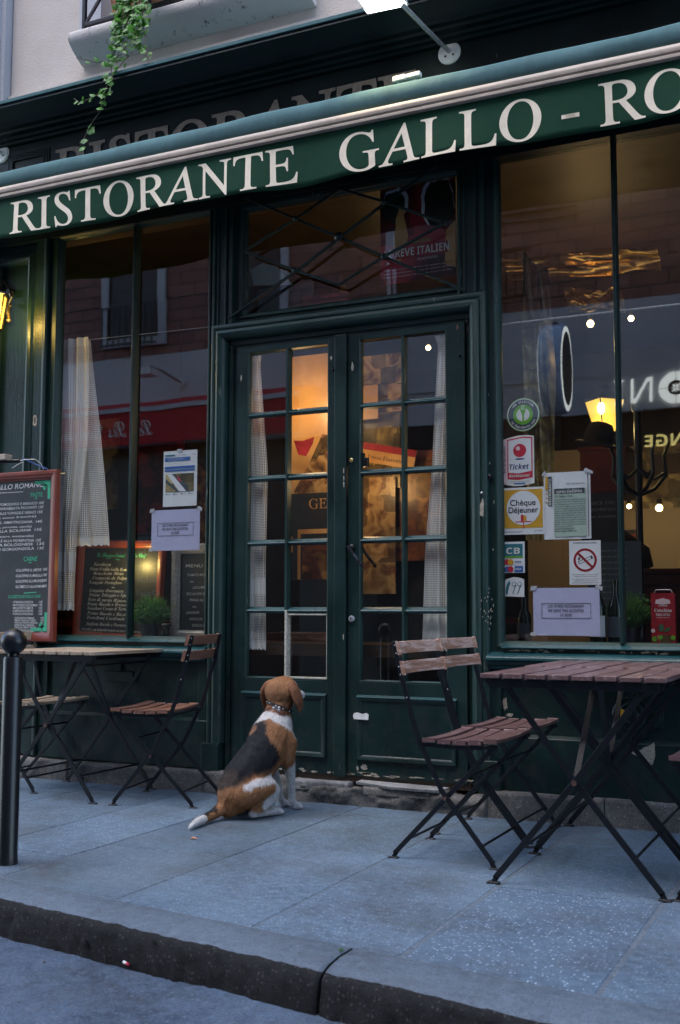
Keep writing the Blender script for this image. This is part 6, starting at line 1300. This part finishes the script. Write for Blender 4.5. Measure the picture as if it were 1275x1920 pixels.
M['hair'] = fur_mat('dog hair', .1); me.materials.append(M['hair']); fo = bpy.data.objects.new('fur', me); COL.objects.link(fo); fo.parent = t
# collar, studs and bone tag
c0 = LB(.121, .012, .478); nx_ = Vector((.32, -.22, .92)).normalized(); e1 = nx_.orthogonal().normalized(); e2 = nx_.cross(e1); n = 40; rc = .0625
q = MB().mat('leather'); vs = []; 
for k in range(n):
    a = 2*math.pi*k/n; d = e1*math.cos(a)+e2*math.sin(a); vs += [c0+d*rc-nx_*.0085, c0+d*(rc+.003)-nx_*.0085, c0+d*(rc+.003)+nx_*.0085, c0+d*rc+nx_*.0085]
fs = [(4*k+j, 4*k+(j+1) % 4, (4*(k+1)+(j+1) % 4) % (4*n), (4*(k+1)+j) % (4*n)) for k in range(n) for j in range(4)]
q = MB().mat('felt').add(vs, fs); cl = q.build('collar', None, t); q = MB().mat('steel')
for k in range(11): a = 2*math.pi*k/11; q.ball(tuple(c0+(e1*math.cos(a)+e2*math.sin(a))*(rc+.0030)), .0030, 8, 6)
q.build('stud', None, cl)
bd = Vector((-.86, -.5*-1*-1, 0)).normalized(); tp = c0+(bd-nx_*bd.dot(nx_)).normalized()*(rc+.006); tp = tp+Vector((0, 0, -.010))
sx_ = Vector((0, 0, 1)).cross(bd).normalized(); q = MB().mat('steel')
for a, b in ((-.013, -.006), (-.013, .006), (.013, -.004), (.013, .008)): q.ball(tuple(tp+sx_*a+Vector((0, 0, b-.006))), .0072, 10, 8, (1, 1, 1))
q.bar(tuple(tp-sx_*.013+Vector((0, 0, -.006))), tuple(tp+sx_*.013+Vector((0, 0, -.004))), .009, .006, tuple(bd)).lathe([(.006, -.001), (.006, .001)], tuple(tp+Vector((0, 0, .010))), 12, 'y'); q.build('bone_tag', None, cl)
# eyes and nose
for s in (-1, 1): pass
q = MB().mat('black')
for s in (-1, 1): q.ball(tuple(LB(*HP(.062, s*.024, .012))), .0085, 12, 8)
q.build('eye', None, t, smooth=True)
# ================================================================== the other side of the street (seen in the window glass)
YO = -8.0
O = thing('opposite_building', 'brick and white house across the street, seen mirrored in the glass', 'building', (0, 0, 0))
def PO(q, n, m_=None, **k): return q.build(n, m_, O, **k)
PO(MB().box(-14, 11, YO-.6, YO, 4.62, 12.5), 'brick_wall', 'brick'); q = MB()
PO(MB().box(-14, -3.02, YO-.6, YO+.02, 3.72, 4.62).box(-3.02, 11, YO-.6, YO+.005, 3.72, 4.62), 'white_band', 'whitewall')
PO(MB().box(-14, 11, YO-.6, YO, 3.28, 3.72), 'shop_head', 'whitewall')
PO(MB().box(-14, 11, YO-.6, YO, 0, .5).box(-14, -8.2, YO-.6, YO, .5, 3.3).box(-6.0, -3.3, YO-.6, YO, .5, 3.3).box(3, 11, YO-.6, YO, .5, 3.3), 'shop_wall', 'darkshop')
PO(MB().box(-8.2, -6.0, YO-.2, YO-.1, .5, 3.3).box(-3.3, 3, YO-.2, YO-.1, .5, 3.3), 'shop_glass', 'darkshop')
for k in range(4): PO(MB().box(-4.0-.0, -3.05+.0, YO, YO+.04+.045*k, 5.75+.10*k, 5.81+.10*k), 'corbel', 'brick')
q = MB().mat('darkshop'); 
for x in (-9.6, -7.6, -5.0): q.box(x-.45, x+.45, YO-.02, YO+.01, 4.9, 6.6)
PO(q, 'window_opening'); q = MB().mat('whitewall')
for x in (-9.6, -7.6, -5.0): q.frame(x-.45, x+.45, 4.9, 6.6, [(0, YO+.012), (0, YO+.05), (.12, YO+.05), (.12, YO)])
PO(q, 'window_trim'); q = MB().mat('black')
for x in (-9.6, -7.6, -5.0, -4.1):
    for k in range(9): q.bar((x-.45+.11*k, YO+.18, 4.75), (x-.45+.11*k, YO+.18, 5.35), .018, .018)
    q.bar((x-.5, YO+.18, 5.35), (x+.5, YO+.18, 5.35), .03, .03).bar((x-.5, YO+.18, 4.78), (x+.5, YO+.18, 4.78), .03, .03)
PO(q, 'window_railing')
def mtext(body, x, z, h, w_, mt, st='', y=YO+.03, par=O, nm='shop_lettering', off=0, em=.01):
    """lettering on the far wall faces +Y, so that it reads correctly from the street and mirrored in the glass"""
    q = MB().mat(mt).text(body, 0, 0, h, 0, w_, st, off); q.v = [(x-a, y, z+c) for a, b, c in q.v]; q.f = [tuple(reversed(f)) for f in q.f]; return q.build(nm, None, par)
mtext('NI', -2.20, 3.35, .31, .44, 'litsign', 'sans', YO+.04, off=-.03)
q = MB().mat('litsign').disc(0, 0, .185, 0, 40).mat('darkshop').disc(0, 0, .085, -.002, 30).mat('litsign').plate([((.07 if k % 2 == 0 else .03)*math.cos(math.pi*k/8), (.07 if k % 2 == 0 else .03)*math.sin(math.pi*k/8)) for k in range(16)], -.004).mat('darkshop').rect(-.185, .185, -.003, .003, -.005).rect(-.003, .003, -.185, .185, -.005)
q.v = [(-1.95-x, YO+.04-y, 3.50+z) for x, y, z in q.v]; q.build('shop_lettering', None, O)
mtext('LOUNGE', -1.42, 2.84, .135, .87, 'litgold', 'sans', YO+.03)
T2 = thing('red_awning', 'red awning across the street with white script lettering, seen mirrored in the left window', 'awning', (0, 0, 0))
MB().mat('awningred').add([(-14, YO+.02, 3.95), (-6.6, YO+.02, 3.95), (-6.6, YO+.55, 3.76), (-14, YO+.55, 3.76)], [(0, 1, 2, 3)]).build('canopy', None, T2)
MB().mat('whitewall').box(-14, -6.6, YO+.52, YO+.58, 3.70, 3.76).build('front_bar', None, T2)
va = MB().mat('awningred').box(-14, -6.6, YO+.545, YO+.555, 3.24, 3.70).build('valance', None, T2); mtext('Les Lis Gourmands', -8.85, 3.36, .24, 2.1, 'white', 'script', YO+.56, va, 'lettering')
for i, s_ in enumerate(['Crêperie', 'Galettes', 'Crêpes', 'Salades', 'Omelettes']): mtext(s_, -9.05, 1.93-.20*i, .10, .09*len(s_), 'greyink', 'bserif', YO+.03, O, 'menu_lettering')
t = thing('street_floodlight', 'white floodlight on the white wall across the street', 'floodlight', (-8.75, YO+.04, 4.16))
MB().mat('white').lathe([(.07, 0), (.07, .02)], (0, 0, 0), 16, 'y').build('wall_plate', None, t); MB().mat('steel').tube([(0, 0, 0), (-.12, .3, .12), (-.2, .5, .16)], .02, 8).build('arm', None, t); MB().mat('white').box(-.33, -.10, .38, .62, .02, .12).build('lamp_head', None, t, bevel=.01)
t = thing('oval_shop_sign', 'blue rimmed oval sign on a bracket across the street', 'sign', (-3.20, YO, 3.72))
q = MB().mat('signblue').lathe([(.44, -.13), (.46, -.10), (.46, .10), (.44, .13)], (0, .62, 0), 40, 'x'); q.v = [(x, .62+(y-.62)*.62, z*1.14) for x, y, z in q.v]; q.build('rim', None, t, smooth='auto')
q = MB().mat('litsign').lathe([(.43, -.135), (.43, .135)], (0, .62, 0), 40, 'x').mat('darkshop').lathe([(.37, -.138), (.37, .138)], (0, .62, 0), 40, 'x'); q.v = [(x, .62+(y-.62)*.62, z*1.14) for x, y, z in q.v]; q.build('face', None, t)
MB().mat('black').tube([(0, 0, .55), (0, .62, .55), (0, .62, .5)], .02, 8).tube([(0, 0, .3), (0, .15, .5)], .015, 8).build('bracket', None, t)
